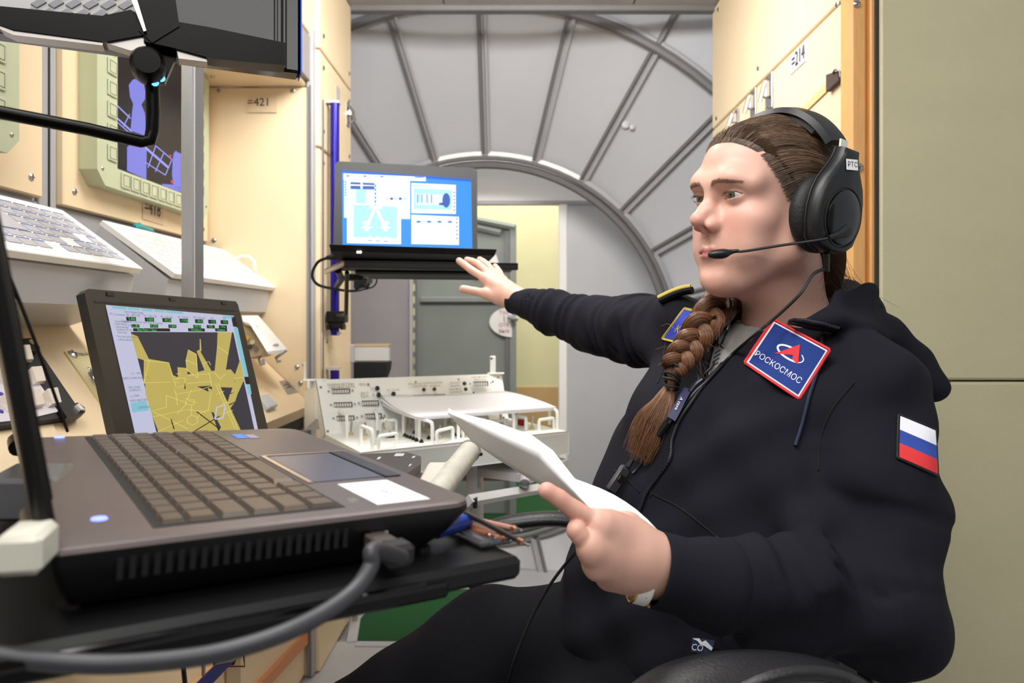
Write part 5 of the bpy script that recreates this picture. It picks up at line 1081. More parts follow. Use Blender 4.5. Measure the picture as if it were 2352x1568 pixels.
# hidden trunk and arms that join head and hands under the clothes
N0 = V(.375, 1.02, -.03); SL, SR = V(.418, .865, -.085), V(.262, 1.12, -.02); EL = P(2035, 1405, .745); ER = P(1365, 745, 1.355)
WLc, WRc = P(1530, 1305, .695), P(1185, 692, 1.495)
f = Field((-.06, .62, -.6), (.5, 1.55, .05), .008)
f.chain([N0+V(0, 0, .0), V(.35, 1.0, -.15), V(.26, .97, -.33), V(.2, .95, -.48)], [.055, .085, .085, .09], .05)
f.chain([N0-V(0, 0, .03), SL, EL, P(1640, 1330, .70)], [.045, .035, .035, .026], .02); f.chain([N0-V(0, 0, .03), SR, ER, P(1240, 705, 1.44)], [.045, .035, .033, .024], .02)
v_, f_ = f.mesh(0); addp(v_, f_, np.tile(V(.8, .5, .385), (len(v_), 1)))
body = fobj('body', np.concatenate(parts_v), np.concatenate(parts_f), skin, woman, np.concatenate(parts_c))
# nails
def nailm(p, d, n, w_=.0055, l=.0075):
    b = MB(); d = nz(d); n = nz(np.asarray(n)-d*np.dot(n, d)); s_ = np.cross(d, n); G = []
    for i in np.linspace(-1, 1, 5): G.append([p+s_*w_*i*(1-.25*j*j)+d*l*j+n*(.0016*(1-i*i)-.0006*j*j) for j in np.linspace(-1, 1, 5)])
    b.grid(G, nail); obj('nail', b, woman, smooth=80)
nailm(th[3]+V(.008, -.0075, .0035), th[3]-th[2], V(.1, -1, .45), .0048, .0065)
# ================================================================ clothes
f = Field((-.03, .60, -.66), (.60, 1.53, .09), .0036)
wdir = nz(SL-SR); dnm = nz(V(-.87, -.49, 0))
def level(c, a, r, k=.05): c = V(*c); f.cap(c-wdir*a, c+wdir*a, r, r, k)
level((.355, 1.0, -.095), .085, .088); level((.315, .985, -.17), .07, .120); level((.275, .965, -.25), .065, .122); level((.24, .955, -.33), .06, .125); level((.21, .95, -.42), .07, .125); level((.20, .95, -.52), .08, .125)
f.sphere(V(.315, .985, -.17)+dnm*.055+wdir*.065, .07, .05); f.sphere(V(.315, .985, -.17)+dnm*.05-wdir*.065, .07, .05)
f.chain([N0+V(0, 0, -.02), SL+V(0, 0, .0)], [.065, .062], .04); f.chain([N0+V(-.01, .02, -.03), SR], [.060, .058], .04)
f.chain([SL, SL+(EL-SL)*.5, EL, EL+(WLc-EL)*.45, P(1660, 1345, .70)], [.066, .063, .058, .053, .043], .02)
f.chain([SR, SR+(ER-SR)*.5, ER, ER+(WRc-ER)*.5, P(1222, 700, 1.455)], [.060, .058, .051, .041, .033], .02)
# collar and hood
cA, cB, cC, cD, cE, cF, cG, cH = P(1770, 765, .865), P(1880, 722, .87), P(1975, 700, .91), P(2000, 705, 1.02), P(1940, 690, 1.12), P(1720, 690, 1.12), P(1635, 705, 1.09), P(1600, 780, 1.045)
LL = [P(1752, 756, .884), P(1830, 737, .874), P(1905, 733, .868), P(1985, 752, .89), P(2025, 770, .98), P(1990, 740, 1.08)]; UU = [P(1785, 742, .892), P(1852, 712, .890), P(1925, 684, .90), P(1990, 664, .935), P(2022, 690, .99), P(1975, 690, 1.09)]
for t in np.linspace(0, 4.999, 46):
    i = int(t); u_ = t-i; f.cap(LL[i]*(1-u_)+LL[i+1]*u_, UU[i]*(1-u_)+UU[i+1]*u_, .0085, .0070, .006)
f.chain([cD, cE], [.015, .022], .02); f.chain([cE, cF, cG, cH], [.022, .018, .014, .012], .02)
f.chain([P(2035, 760, .99), P(2095, 830, .985), P(2135, 895, .975)], [.024, .026, .020], .014); f.chain([P(2000, 760, 1.08), P(2080, 850, 1.07), P(2135, 895, .975)], [.026, .028, .018], .016)
# folds on the sleeves
def folds(a, b_, n, amp, twist, seed, R_):
    a, b_ = V(*a), V(*b_); d = b_-a; L = np.linalg.norm(d); d /= L; u = nz(np.cross(d, V(0, 0, 1))); w_ = np.cross(d, u); r_ = np.random.default_rng(seed); ph = r_.random(3)*6
    def fn(x, y, z):
        X, Y, Z = x-a[0], y-a[1], z-a[2]; t = X*d[0]+Y*d[1]+Z*d[2]; p = X*u[0]+Y*u[1]+Z*u[2]; q = X*w_[0]+Y*w_[1]+Z*w_[2]
        s_ = t/L; ph_ = n*s_*6.283+1.6*np.sin(2.3*s_*6.283+ph[0])+(p*math.cos(twist)+q*math.sin(twist))*28+np.sin(q*60+ph[1])*.7
        sh = np.sin(ph_); sh = np.sign(sh)*np.abs(sh)**.6; env = np.clip(s_*8, 0, 1)*np.clip((1-s_)*8, 0, 1)*np.clip(1-(np.sqrt(p*p+q*q)-R_)/.02, 0, 1)
        return -amp*sh*env*(.6+.4*np.sin(q*35+p*25+ph[2]))
    f.op(np.minimum(a, b_)-R_, np.maximum(a, b_)+R_, fn, .001, 'add')
folds(SR+(ER-SR)*.1, ER, 6, .0055, .6, 1, .07); folds(ER, P(1225, 701, 1.455), 5.5, .0048, -.5, 2, .06)
folds(EL, P(1660, 1345, .70), 2.8, .0050, .9, 3, .07); folds(SL+(EL-SL)*.30, EL, 1.9, .0028, .5, 4, .08)
f.chain([P(1880, 1290, .69), P(1980, 1330, .68), P(2090, 1420, .70), P(2120, 1500, .72)], [.004, .004, .004, .003], .012, 's')
f.chain([P(1875, 1260, .72), P(1960, 1280, .69), P(2060, 1340, .685), P(2110, 1400, .70)], [.003, .003, .003, .002], .010, 's')
f.chain([P(1865, 1290, .84), P(1880, 1150, .865), P(1900, 1000, .88), P(1940, 900, .88)], [.05, .05, .05, .045], .02); f.sphere(P(1860, 1200, .845), .045, .03)
def soft(x, y, z): return .0046*np.sin(x*42+z*30+1)*np.sin(y*31-z*27)+.0030*np.sin(x*25-z*75+3*np.sin(y*18))+.0016*np.sin(x*70-z*60+y*20)
f.op((.05, .6, -.66), (.6, 1.2, .09), soft, .001, 'add')
for q, r_ in (((1620, 1010, .95), (1700, 1080, .88), (1800, 1120, .84)), .003), (((1600, 1230, .92), (1700, 1190, .86), (1800, 1190, .82), (1870, 1200, .8)), .004), (((1500, 1060, 1.0), (1560, 1130, .94), (1640, 1230, .87), (1760, 1290, .8)), .004), (((1560, 900, 1.0), (1530, 1000, 1.0), (1500, 1100, .98)), .003):
    pts_ = [P(x, y, d) for x, y, d in q]; f.chain(pts_, [r_*1.6, r_*2]+[r_]*(len(pts_)-2), .02, 's')
f.chain([P(1855, 1200, .80), P(1895, 1202, .80)], [.028, .028], .03); f.chain([P(1850, 1215, .775), P(1890, 1215, .765)], [.016, .016], .03)
# V opening
def polysdf(px, py, poly):
    d = np.full(px.shape, 1e9); ins = np.zeros(px.shape, bool); n = len(poly)
    for i in range(n):
        (ax_, ay), (bx_, by) = poly[i], poly[(i+1) % n]; ex, ey = bx_-ax_, by-ay
        t = np.clip(((px-ax_)*ex+(py-ay)*ey)/(ex*ex+ey*ey), 0, 1); d = np.minimum(d, (px-ax_-t*ex)**2+(py-ay-t*ey)**2)
        c = ((ay > py) != (by > py)) & (px < (bx_-ax_)*(py-ay)/((by-ay) or 1e-9)+ax_); ins ^= c
    return np.where(ins, -1, 1)*np.sqrt(d)
Vpoly = [(1676, 600), (1672, 700), (1665, 745), (1640, 800), (1622, 872), (1660, 838), (1700, 795), (1745, 762), (1800, 742), (1850, 732), (1905, 700), (1940, 600)]
def vfn(x, y, z):
    px = CX+F*x/y+z*0; py = CY-F*z/y+x*0; px, py = np.broadcast_arrays(px, py); return np.maximum(polysdf(px, py, Vpoly)*y/F, y-1.035)
f.op((.2, .8, -.085), (.47, 1.04, .09), vfn, .004, 's')
f.cap(Hi(V(0, 0, 0))*0+N0+V(0, 0, -.02), N0+V(-.0, -.01, .10), .064, .075, .006, 's')
# cuffs cut open
for c, d, r_ in ((P(1640, 1342, .70), nz(P(1350, 1270, .67)-P(1660, 1345, .70)), .036), (P(1215, 699, 1.463), nz(P(1150, 685, 1.53)-P(1225, 701, 1.455)), .028)):
    def hs(x, y, z, c=c, d=d): return -((x-c[0])*d[0]+(y-c[1])*d[1]+(z-c[2])*d[2])
    f.op(c-.05, c+.05, hs, .003, 's'); f.cap(c-d*.03, c+d*.05, r_, r_, .002, 's')
jv, jf = f.mesh(1)
def cuff(a, c, ra, rb, nm):
    d = nz(c-a); u_ = nz(np.cross(d, V(0, 0, 1))); w_ = np.cross(d, u_); b = MB(); G = []; L = np.linalg.norm(c-a); prof = [(-.012, ra*.93), (-.004, ra*1.02), (.004, ra*.99), (L*.3, ra*.94), (L*.6, rb), (L*.95, rb*1.0), (L, rb*.98), (L+.0005, rb*.93), (L*.9, rb*.90), (L*.5, rb*.88)]
    for h, r_ in prof: G.append([a+d*h+(u_*math.cos(q)+w_*math.sin(q))*r_*(1+(.0025 if k % 2 else -.0025)) for k, q in enumerate(np.linspace(0, 2*math.pi, 121))])
    b.grid(G[::-1], fab); return obj(nm, b, woman, smooth=80)
cuff(P(1652, 1345, .70), P(1506, 1307, .69), .0455, .0362, 'cuff'); cuff(P(1222, 700, 1.458), P(1179, 692, 1.498), .0335, .0262, 'cuff')
jacket = fobj('hooded_jacket', jv, jf, fab, woman)
bj = BVHTree.FromPolygons(jv.tolist(), jf.tolist())
FB = [None]
def J(px, py, off=.002, dflt=None):
    r_ = nz(ray(px, py)); h_ = bj.ray_cast(Vector((0, 0, 0)), Vector(r_))
    if h_[0] is None: return (P(px, py, FB[0]) if FB[0] else None) if dflt is None else P(px, py, dflt)
    n = np.array(h_[1]); n = n if np.dot(n, r_) < 0 else -n; return np.array(h_[0])+n*off-r_*off*.3
# t-shirt
f = Field((.15, .80, -.17), (.50, 1.15, .05), .003)
def level2(c, a, r, k=.05): c = V(*c); f.cap(c-wdir*a, c+wdir*a, r, r, k)
level2((.352, 1.0, -.10), .07, .079); level2((.315, .985, -.17), .06, .108); f.cap(N0+V(.0, 0, -.05), N0+V(-.002, 0, .012), .078, .0635, .03)
f.cap(N0+V(0, 0, .0), N0+V(-.0, 0, .08), .059, .070, .004, 's'); f.op((.2, .8, .0), (.5, 1.15, .05), lambda x, y, z: (z-.012-.10*(x-.33))+x*0+y*0, .004, 'i')
tv, tf = f.mesh(4); tsm = mat('heather_grey', 'b2b0ae', .9, bump=.4, bscale=1500, var=.12, vscale=60); shirt = fobj('shirt', tv, tf, tsm, woman)
bs = BVHTree.FromPolygons(tv.tolist(), tf.tolist())
def JS(px, py, off=.001):
    r_ = nz(ray(px, py)); h_ = bs.ray_cast(Vector((0, 0, 0)), Vector(r_)); return None if h_[0] is None else np.array(h_[0])-r_*off
def jpath(pts, off=.002, n=40, pr=None, dflt=None):
    q = spline([(x, y, 0) for x, y in pts], n); out = [(pr or J)(x, y, off) if pr is not None else J(x, y, off, dflt) for x, y, _ in q]; return [p for p in out if p is not None]
b = MB()
for q in (((1650, 790), (1662, 800)), ((1642, 812), (1655, 803)), ((1640, 822), (1654, 812)), ((1637, 832), (1652, 822)), ((1634, 842), (1650, 832)), ((1646, 795), (1650, 780))):
    p = jpath(q, .0008, 5, JS)
    if len(p) > 1: b.tube(p, .0012, ink, 4)
if b.n: obj('print_lines', b, woman)
p = jpath(((1676, 722), (1705, 735), (1750, 742), (1795, 735)), .0006, 16, JS)
if len(p) > 2: b = MB(); b.tube(p, .0012, mat('heather_seam', '8c8a88', .9), 5); obj('shirt_seam', b, woman)
# trousers
f = Field((-.42, .70, -.78), (.42, 1.22, -.26), .0045)
f.cap((.20, .90, -.50), (.17, 1.02, -.50), .125, .12, .04); f.chain([(.17, 1.03, -.462), (-.05, 1.04, -.498), (-.40, 1.05, -.695)], [.105, .094, .070], .05); f.chain([(.2, .87, -.52), (-.05, .82, -.56), (-.35, .80, -.64)], [.105, .095, .072], .05)
def soft2(x, y, z): return .004*np.sin(x*33+z*12+1)*np.sin(y*29-z*27+x*8)+.003*np.sin(x*60-z*50+y*30)
f.op((-.42, .7, -.78), (.42, 1.22, -.3), soft2, .001, 'add')
f.chain([P(1280, 1330, .95), P(1330, 1380, .93), P(1345, 1480, .9)], [.004, .004, .003], .015, 's'); f.chain([P(1220, 1365, .96), P(1290, 1420, .94), P(1400, 1480, .9)], [.003, .004, .003], .02, 's')
lv_, lf_ = f.mesh(1); fobj('trousers', lv_, lf_, fab2, woman)
b = MB(); b.tube([V(-.385, 1.05, -.71), V(-.42, 1.04, -1.0)], [.07, .055], fab2, 16); b.tube([V(-.335, .80, -.65), V(-.38, .79, -1.0)], [.07, .055], fab2, 16); obj('trouser_leg', b, woman)
b = MB()
for y in (1.04, .79): b.obox(V(-.56, y-.045, -1.08), V(.26, 0, 0), V(0, .09, 0), V(0, 0, .08), blkm, .02)
obj('shoes', b, woman)
# zip, drawstring, seams
zipm = mat('zip_dark', '14141c', .5, spec=.3); teeth = mat('zip_teeth', '2c2c3a', .35, .2)
zp = ((1925, 752), (1880, 741), (1830, 738), (1780, 746), (1735, 766), (1690, 803), (1652, 848), (1618, 886), (1590, 925), (1562, 965), (1546, 1010), (1541, 1055), (1510, 1098), (1486, 1130), (1474, 1160), (1464, 1190))
pth = jpath(zp, .002, 110); b = MB(); b.tube(pth, .0026, zipm, 8); zo = obj('zip', b, woman)
b = MB(); L = 0; acc = [pth[0]]
for i in range(1, len(pth)):
    seg = pth[i]-pth[i-1]; l = np.linalg.norm(seg)
    if l > .03: continue
    for k in range(max(1, int(l/.0042))): acc.append(pth[i-1]+seg*k/max(1, int(l/.0042)))
for p in acc: b.box(p-V(.0011, .0034, .0010), p+V(.0011, -.0006, .0010), teeth)
o = obj('zip_teeth', b, zo); o['kind'] = 'stuff'
p2 = jpath(((1604, 700), (1601, 740), (1606, 790), (1612, 840), (1614, 872)), .002, 30)
b = MB(); b.tube(p2, .0022, zipm, 8); zo2 = obj('zip', b, woman); b = MB()
for i, p in enumerate(p2): b.box(p-V(.0016, .004, .0012), p+V(.0016, -.0006, .0012), teeth)
o = obj('zip_teeth', b, zo2); o['kind'] = 'stuff'
b = MB(); p = jpath(((1887, 762), (1890, 800), (1882, 850), (1862, 910), (1840, 980), (1826, 1026)), .003, 24); b.tube(p, .0021, mat('navy_cord', '121c38', .7), 8); obj('drawstring', b, woman)
stitch = mat('seam_black', '08080b', .9)
for s_ in (((1962, 878), (1912, 940), (1884, 1010), (1880, 1080)), ((1490, 1130), (1560, 1165), (1620, 1210), (1665, 1250)), ((1500, 1100), (1494, 1140)), ((1650, 1290), (1668, 1330), (1668, 1390), (1648, 1450)), ((1560, 750), (1535, 820), (1510, 880)), ((1410, 1080), (1440, 1100), (1470, 1130))):
    p = jpath(s_, .0004, 24)
    if len(p) > 3: b = MB(); b.tube(p, .0012, stitch, 5); obj('seam', b, woman)
FB[0] = .9
def bil(q, s, t): a, b_, c, d = (np.array(v, float) for v in q); return (a*(1-s)+b_*s)*(1-t)+(d*(1-s)+c*s)*t      # q = TL TR BR BL
def decal(q, poly, m, b, off=.003, n=1):
    pts = [J(*bil(q, s, t), off) for s, t in poly]
    if any(p is None for p in pts): return
    b.poly(pts, m)
def dgrid(q, m, b, off, s0=0, s1=1, t0=0, t1=1, nu=10, nv=8):
    G = []
    for t in np.linspace(t0, t1, nv):
        row = [J(*bil(q, s, t), off) for s in np.linspace(s0, s1, nu)]
        if any(p is None for p in row): return
        G.append(row)
    b.grid(G, m)
def dtext(q, txt, s, t, size, m, b, off, asp=1.0):   # centred at (s,t); size fraction of height
    vs, fs = text2d(txt); pts = []
    for x, y in vs:
        p = J(*bil(q, s+x*size*asp, t-y*size), off)
        if p is None: return
        pts.append(p)
    b.add(pts, fs, m)
pb, pr_, pw = mat('patch_blue', '143684', .8, bump=.4, bscale=900, stretch=(1, 1, 6)), mat('patch_red', 'd8323a', .75), mat('patch_white', 'e8eaf2', .75)
Q = ((1776, 733), (1907, 803), (1836, 917), (1709, 832))
_J = J; sm = []
for s_ in np.linspace(.05, .95, 10):
    for t_ in np.linspace(.62, .98, 8):
        x_, y_ = bil(Q, s_, t_); p_ = _J(x_, y_, 0)
        if p_ is not None: sm.append((x_, y_, 1/p_[1]))
sm = np.array(sm); X_ = (sm[:, 0]-1800)/100; Y_ = (sm[:, 1]-820)/100; A_ = np.stack([np.ones(len(sm)), X_, Y_, X_*X_, X_*Y_], 1); cf = np.linalg.lstsq(A_, sm[:, 2], rcond=None)[0]
rs_ = A_@cf-sm[:, 2]; ok = rs_ < np.percentile(rs_, 100); bias = float(np.max(sm[:, 2]-A_@cf))
def J(px, py, off=.002, dflt=None):
    x, y = (px-1800)/100, (py-820)/100; d = 1/(cf[0]+cf[1]*x+cf[2]*y+cf[3]*x*x+cf[4]*x*y+bias*.75); d -= .001; r_ = nz(ray(px, py)); return P(px, py, d)-r_*off
def rim(q, m, b, r_, off=.0018):
    pts = []
    for (a0, a1) in (((.02, 0), (.98, 0)), ((1, .02), (1, .98)), ((.98, 1), (.02, 1)), ((0, .98), (0, .02))):
        for t in np.linspace(0, 1, 9): pts.append(J(*bil(q, a0[0]*(1-t)+a1[0]*t, a0[1]*(1-t)+a1[1]*t), off))
    b.tube(pts, r_, m, 6, closed=True)
b = MB(); dgrid(Q, pr_, b, .002, nu=14, nv=14); rim(Q, pr_, b, .0017); o = obj('emblem_patch', b, woman, label='blue emblem patch with red and white border and white lettering', smooth=60)
b = MB(); dgrid(Q, pw, b, .0026, .03, .97, .03, .97, 12, 12); dgrid(Q, pb, b, .0031, .055, .945, .055, .945, 12, 12)
dtext(Q, 'РОСКОСМОС', .47, .73, .155, pw, b, .0038, .80)
aa = np.linspace(0, 2*math.pi, 49); cx_, cy_ = .51, .40
for i in range(48):
    if 5 < i < 9: continue
    a0, a1 = aa[i], aa[i+1]; w0 = .035 if 12 < i < 40 else .018
    decal(Q, [(cx_+.235*math.cos(a0), cy_-.12*math.sin(a0)), (cx_+.235*math.cos(a1), cy_-.12*math.sin(a1)), (cx_+(.235-w0)*math.cos(a1), cy_-(.12-w0)*math.sin(a1)), (cx_+(.235-w0)*math.cos(a0), cy_-(.12-w0)*math.sin(a0))], pw, b, .0037)
decal(Q, [(.56, .17), (.70, .50), (.58, .47), (.56, .40)], pr_, b, .0042); decal(Q, [(.56, .17), (.56, .40), (.30, .55), (.36, .47)], pr_, b, .0042)
obj('emblem', b, o, smooth=60)
J = _J
Q = ((2062, 952), (2145, 987), (2150, 1092), (2059, 1053))
b = MB(); dgrid(Q, blkm, b, .0018, nu=10, nv=8); rim(Q, blkm, b, .0013); o = obj('flag_patch', b, woman, label='white, blue and red striped flag patch on the sleeve', smooth=60)
b = MB()
for k, m in enumerate((pw, mat('flag_blue', '27459a', .8), mat('flag_red', 'd62f33', .75))): dgrid(Q, m, b, .0026, .045, .985, .03+.314*k, .03+.314*(k+1), 9, 4)
obj('stripes', b, o, smooth=60)
yel = mat('gold_thread', 'c8b24a', .6); Q = ((1572, 709), (1622, 722), (1582, 795), (1522, 778))
b = MB(); dgrid(Q, yel, b, .002); rim(Q, yel, b, .0015); o = obj('name_patch', b, woman, label='blue name patch with yellow border, half under the braid', smooth=60)
b = MB(); dgrid(Q, mat('name_blue', '2a3cae', .75), b, .0027, .05, .95, .05, .95); dtext(Q, 'Ким', .55, .62, .3, yel, b, .0034, 1.0); obj('patch_field', b, o, smooth=60)
b = MB(); pts = []
for t in np.linspace(0, 1, 14): pts.append(P(1512+74*t, 684-24*math.sin(t*1.45)-2*t, 1.09-.02*t))
b.tube([p for p in pts], [.004]*14, yel, 8); b.tube([p+V(.004, .004, -.005) for p in pts], [.008]*14, fab, 8, flat=(1.6, .7)); obj('epaulette', b, woman, label='black epaulette edged in gold thread')
# zip pull
b = MB(); Q = ((1577, 898), (1594, 907), (1556, 972), (1539, 962)); dgrid(Q, mat('pull_navy', '2a2c50', .6), b, .008, nu=3, nv=8); o = obj('zip_pull', b, woman, label='navy zip pull with white lettering', smooth=60)
b = MB(); Q2 = ((1539, 962), (1577, 898), (1594, 907), (1556, 972))
for k, ch in enumerate('ʌ cave'[::-1]):
    pass
dtext(((1594, 905), (1556, 970), (1541, 961), (1579, 896)), 'A cave', .55, .5, .62, pw, b, .0095, .24); obj('lettering', b, o)
b = MB(); p = jpath(((1618, 880), (1605, 890), (1590, 908)), .007, 8); b.tube(p, .003, mat('gun_metal', '4a4a58', .3, .8), 8); obj('zip_slider', b, woman)
# small tag near the hem
Q = ((1596, 1462), (1642, 1472), (1636, 1502), (1592, 1496)); Jt = BVHTree.FromPolygons(lv_.tolist(), lf_.tolist())
b = MB(); dgrid(Q, mat('tag_navy', '1a2c50', .7), b, .006, nu=5, nv=4); dtext(Q, 'CO', .3, .68, .62, pw, b, .0072, .6); decal(Q, [(0, .1), (.3, .02), (.45, .25), (.6, .1), (1, .55), (.98, .75), (.6, .5), (.4, .42), (.25, .22)], pw, b, .0072)
if b.n: obj('hem_tag', b, woman, label='small navy hem tag with white mountain and letters')
# wrist watch (worn)
r = thing('wristwatch', P(1490, 1355, .69), 'white strap watch with gold buckle at the cuff of the hand holding papers', 'watch')
wc, wx = P(1499, 1319, .690), nz(P(1640, 1330, .70)-wl_); ua = nz(np.cross(wx, V(0, 1, 0))); ub_ = np.cross(wx, ua)
b = MB(); G = []
for a in np.linspace(0, 2*math.pi, 41): G.append([wc+wx*s_+(ua*math.cos(a)+ub_*math.sin(a))*(.0300 if abs(s_+.009) < .0065 else .0292) for s_ in (-.016, -.0145, -.009, -.0035, -.002)])
b.grid(G, mat('white_strap', 'f0eee8', .35)); obj('strap', b, r, smooth=50); b = MB(); b.tube([wc-wx*.0168+(ua*math.cos(a)+ub_*math.sin(a))*.0295 for a in np.linspace(0, 2*math.pi, 40)[:-1]], .0012, mat('gold', 'd0aa50', .25, 1), 6, closed=True)
obj('metal_rim', b, r)
b = MB(); b.lathe(P(1484, 1366, .668), V(-.5, -1, 0), [(0, .003), (.002, .0034), (.004, .002)], mat('gold', '', .2), 10); b.lathe(P(1492, 1390, .672), V(-.5, -1, 0), [(0, .002), (.003, .0015)], mat('gold', '', .2), 8); obj('buckle_stud', b, r)
# ================================================================ hair
f = Field((-.105, -.15, -.14), (.105, .12, .155), .0022)
f.ell((0, -.022, .054), (.0765, .100, .080), .01); f.ell((0, .022, .060), (.0635, .066, .060), .02)
f.ell((0, -.075, -.035), (.045, .032, .045), .03); f.ell(Hi(P(1903, 612, .985)), (.022, .02, .045), .03); f.ell((0, -.05, -.01), (.068, .055, .05), .02)
zz = np.array([-.2, -.08, -.03, .0, .03, .05, .07, .085, .10, .2]); gy = np.array([-.035, -.032, -.018, .008, .026, .042, .060, .074, .092, .2])
f.op((-.105, -.14, -.10), (.105, .12, .155), lambda x, y, z: (y-np.interp(z+.10*np.maximum(np.abs(x)-.03, 0), zz, gy).astype(np.float32)+.012)*.8+x*0, .004, 'i')
xv, xf = f.mesh(2); cap_c = np.tile(V(.050, .027, .016), (len(xv), 1)); hair = fobj('hair', H(xv), xf, mat('hair_under', '36261b', .85, spec=.1, bump=1.0, bscale=500), woman)
bh = BVHTree.FromPolygons(xv.tolist(), xf.tolist())
def hcol(t=1.0, warm=0):
    q = rng.random(); k = .6+q*.9; c = V(.095, .054, .031)*k
    if q > .9: c = V(.22, .15, .10)*(.7+.5*rng.random())
    if warm: c = c*(1-warm)+V(.30, .125, .052)*(.5+.9*rng.random())*warm
    return c*t
def hit_out(d, off):
    c = V(0, -.02, .03); best = None
    for T_ in (bh, bvh_head):
        h_ = T_.ray_cast(Vector(c+nz(d)*.3), Vector(-nz(d)))
        if h_[0] is not None and (best is None or h_[3] < best[3]): best = h_
    return None if best is None else np.array(best[0])+nz(d)*off
pole = nz(V(.0, -.80, -.55)); paths = []; rad = []; cols = []
def hairline(x, z): return np.interp(z+.10*max(abs(x)-.03, 0), zz, gy)
for i in range(8000):
    s_ = -1 if rng.random() < .72 else 1; u_ = rng.random()
    if u_ < .6: x = s_*rng.random()*.060; z = .096-.42*max(0, abs(x)-.026)
    else:
        x = s_*(.058+.012*rng.random()); z = .076-.085*rng.random()
    y = hairline(x, z)+.005*rng.random()-.002
    if rng.random() < .5: y -= rng.random()*.12
    hj = rng.random()**2*.010-.003; c = V(0, -.02, .03); d0 = nz(V(x, y, max(z, -.02)+(0 if y > .02 else .03))-c)
    lum = .5+.5*math.sin(x*160+z*90)+rng.normal(0, .18)       # locks of hair share a tone and a lift
    m = nz(V(s_*(.25+abs(x)*13), -.25, .30+(z+.01)*6)); d1 = nz(pole+rng.normal(0, .05, 3)+V(s_*.18, 0, 0))
    p = []; ph = rng.random()*6; off = .0003+.0016*rng.random()**2+.0011*max(0, lum-.5)
    for t in np.linspace(0, .95, 17):
        d = nz((1-t)**2*d0+2*t*(1-t)*m*1.1+t*t*d1); q = hit_out(d, off*min(1, .2+t*7))
        if q is None or (t > .08 and q[1] > hairline(q[0], q[2])+hj): continue
        if q[1] > hairline(q[0], q[2])+.010: continue
        p.append(q)
    if len(p) > 6:
        p = np.array(p)
        for _ in range(3): p[1:-1] = (p[:-2]+2*p[1:-1]+p[2:])/4
        paths.append(H(p)); rad.append(.00024+.00022*rng.random()); cols.append(hcol(.75+.5*np.clip(lum, 0, 1)))
strands('hair_strands', paths, rad, hair, cols, 3, kind='stuff')
paths = []; cols = []
for i in range(140):
    x = rng.normal(0, .032); z = .092+rng.random()*.02; y = hairline(x, z)+.002; a = on_head((x, y, z), .0006)
    L = .012+.02*rng.random(); d = nz(V(x*6+rng.normal(0, .15), -.55, .75)); e = on_head(a+d*L, .0035+.004*rng.random()); paths.append(H(spline([a, on_head((a+e)/2, .003), e], 7))); cols.append(hcol(1.5))
for i in range(520):
    a = V(-.050+rng.random()*.085, -.060-rng.random()*.035, -.030-rng.random()*.03); L = .035+.05*rng.random(); d = V(-.05+rng.normal(0, .13), -.30+rng.normal(0, .18), -1+rng.normal(0, .1)); cv = rng.normal(0, .2); paths.append(H(spline([a+V(0, .01, .03), a, a+d*L*.6+V(cv*.2, 0, 0)*L, a+d*L+V(cv, rng.normal(-.05, .2), .06)*L], 10))); cols.append(hcol(.9))
strands('hair_wisps', paths, .00022, hair, cols, 3, kind='stuff')
# nape bundle crossing to the far shoulder, then the braid
def surf_d(px, py, dflt):
    p = J(px, py, 0); return dflt if p is None else p[1]
bp = [(1712, 625, 1.13), (1690, 655, 1.09), (1668, 684, 1.035), (1638, 718, .985), (1608, 757, .965), (1584, 795, .96), (1563, 822, .955), (1550, 845, .955)]
bp = [P(x, y, min(d, surf_d(x, y, d)-.018) if d < 1 else d) for x, y, d in bp]; bc = spline(bp, 60); bT = np.gradient(bc, axis=0); bT /= np.linalg.norm(bT, axis=1)[:, None]
vw = -np.array([nz(p) for p in bc]); sd = np.cross(bT, vw); sd /= np.linalg.norm(sd, axis=1)[:, None]; nv = np.cross(sd, bT)
paths = []; cols = []; rad = []; braid_core = MB(); cm = mat('hair_core', '2c1a10', .6)
for k in range(3):
    tt = np.linspace(0, 1, 60); ph = 2*math.pi*(2.7*tt)+2*math.pi*k/3; wdt = .0185*(1-.35*tt); X = wdt*np.sin(ph); Yo = .0085*np.sin(2*ph)
    cen = bc+sd*X[:, None]+nv*(Yo)[:, None]; braid_core.tube(cen[::2], [.0095*(1-.3*t) for t in tt[::2]], cm, 8)
    ct = np.gradient(cen, axis=0); ct /= np.linalg.norm(ct, axis=1)[:, None]; a_ = np.cross(ct, vw); a_ /= np.linalg.norm(a_, axis=1)[:, None]; b_ = np.cross(a_, ct)
    for i in range(460):
        q = rng.random()*6.28; rr_ = (.0096+.0022*rng.random())*(1-.3*tt); qq = q+.8*tt*rng.normal(1, .5)
        paths.append(cen+a_*(np.cos(qq)*rr_)[:, None]+b_*(np.sin(qq)*rr_)[:, None]); cols.append(hcol(1, .30+.45*rng.random())); rad.append(.00028+.00022*rng.random())
bo = obj('braid_core', braid_core, hair)
ROOT[bo] = ROOT[hair]
strands('braid', paths, rad, hair, cols, 3, kind='stuff')
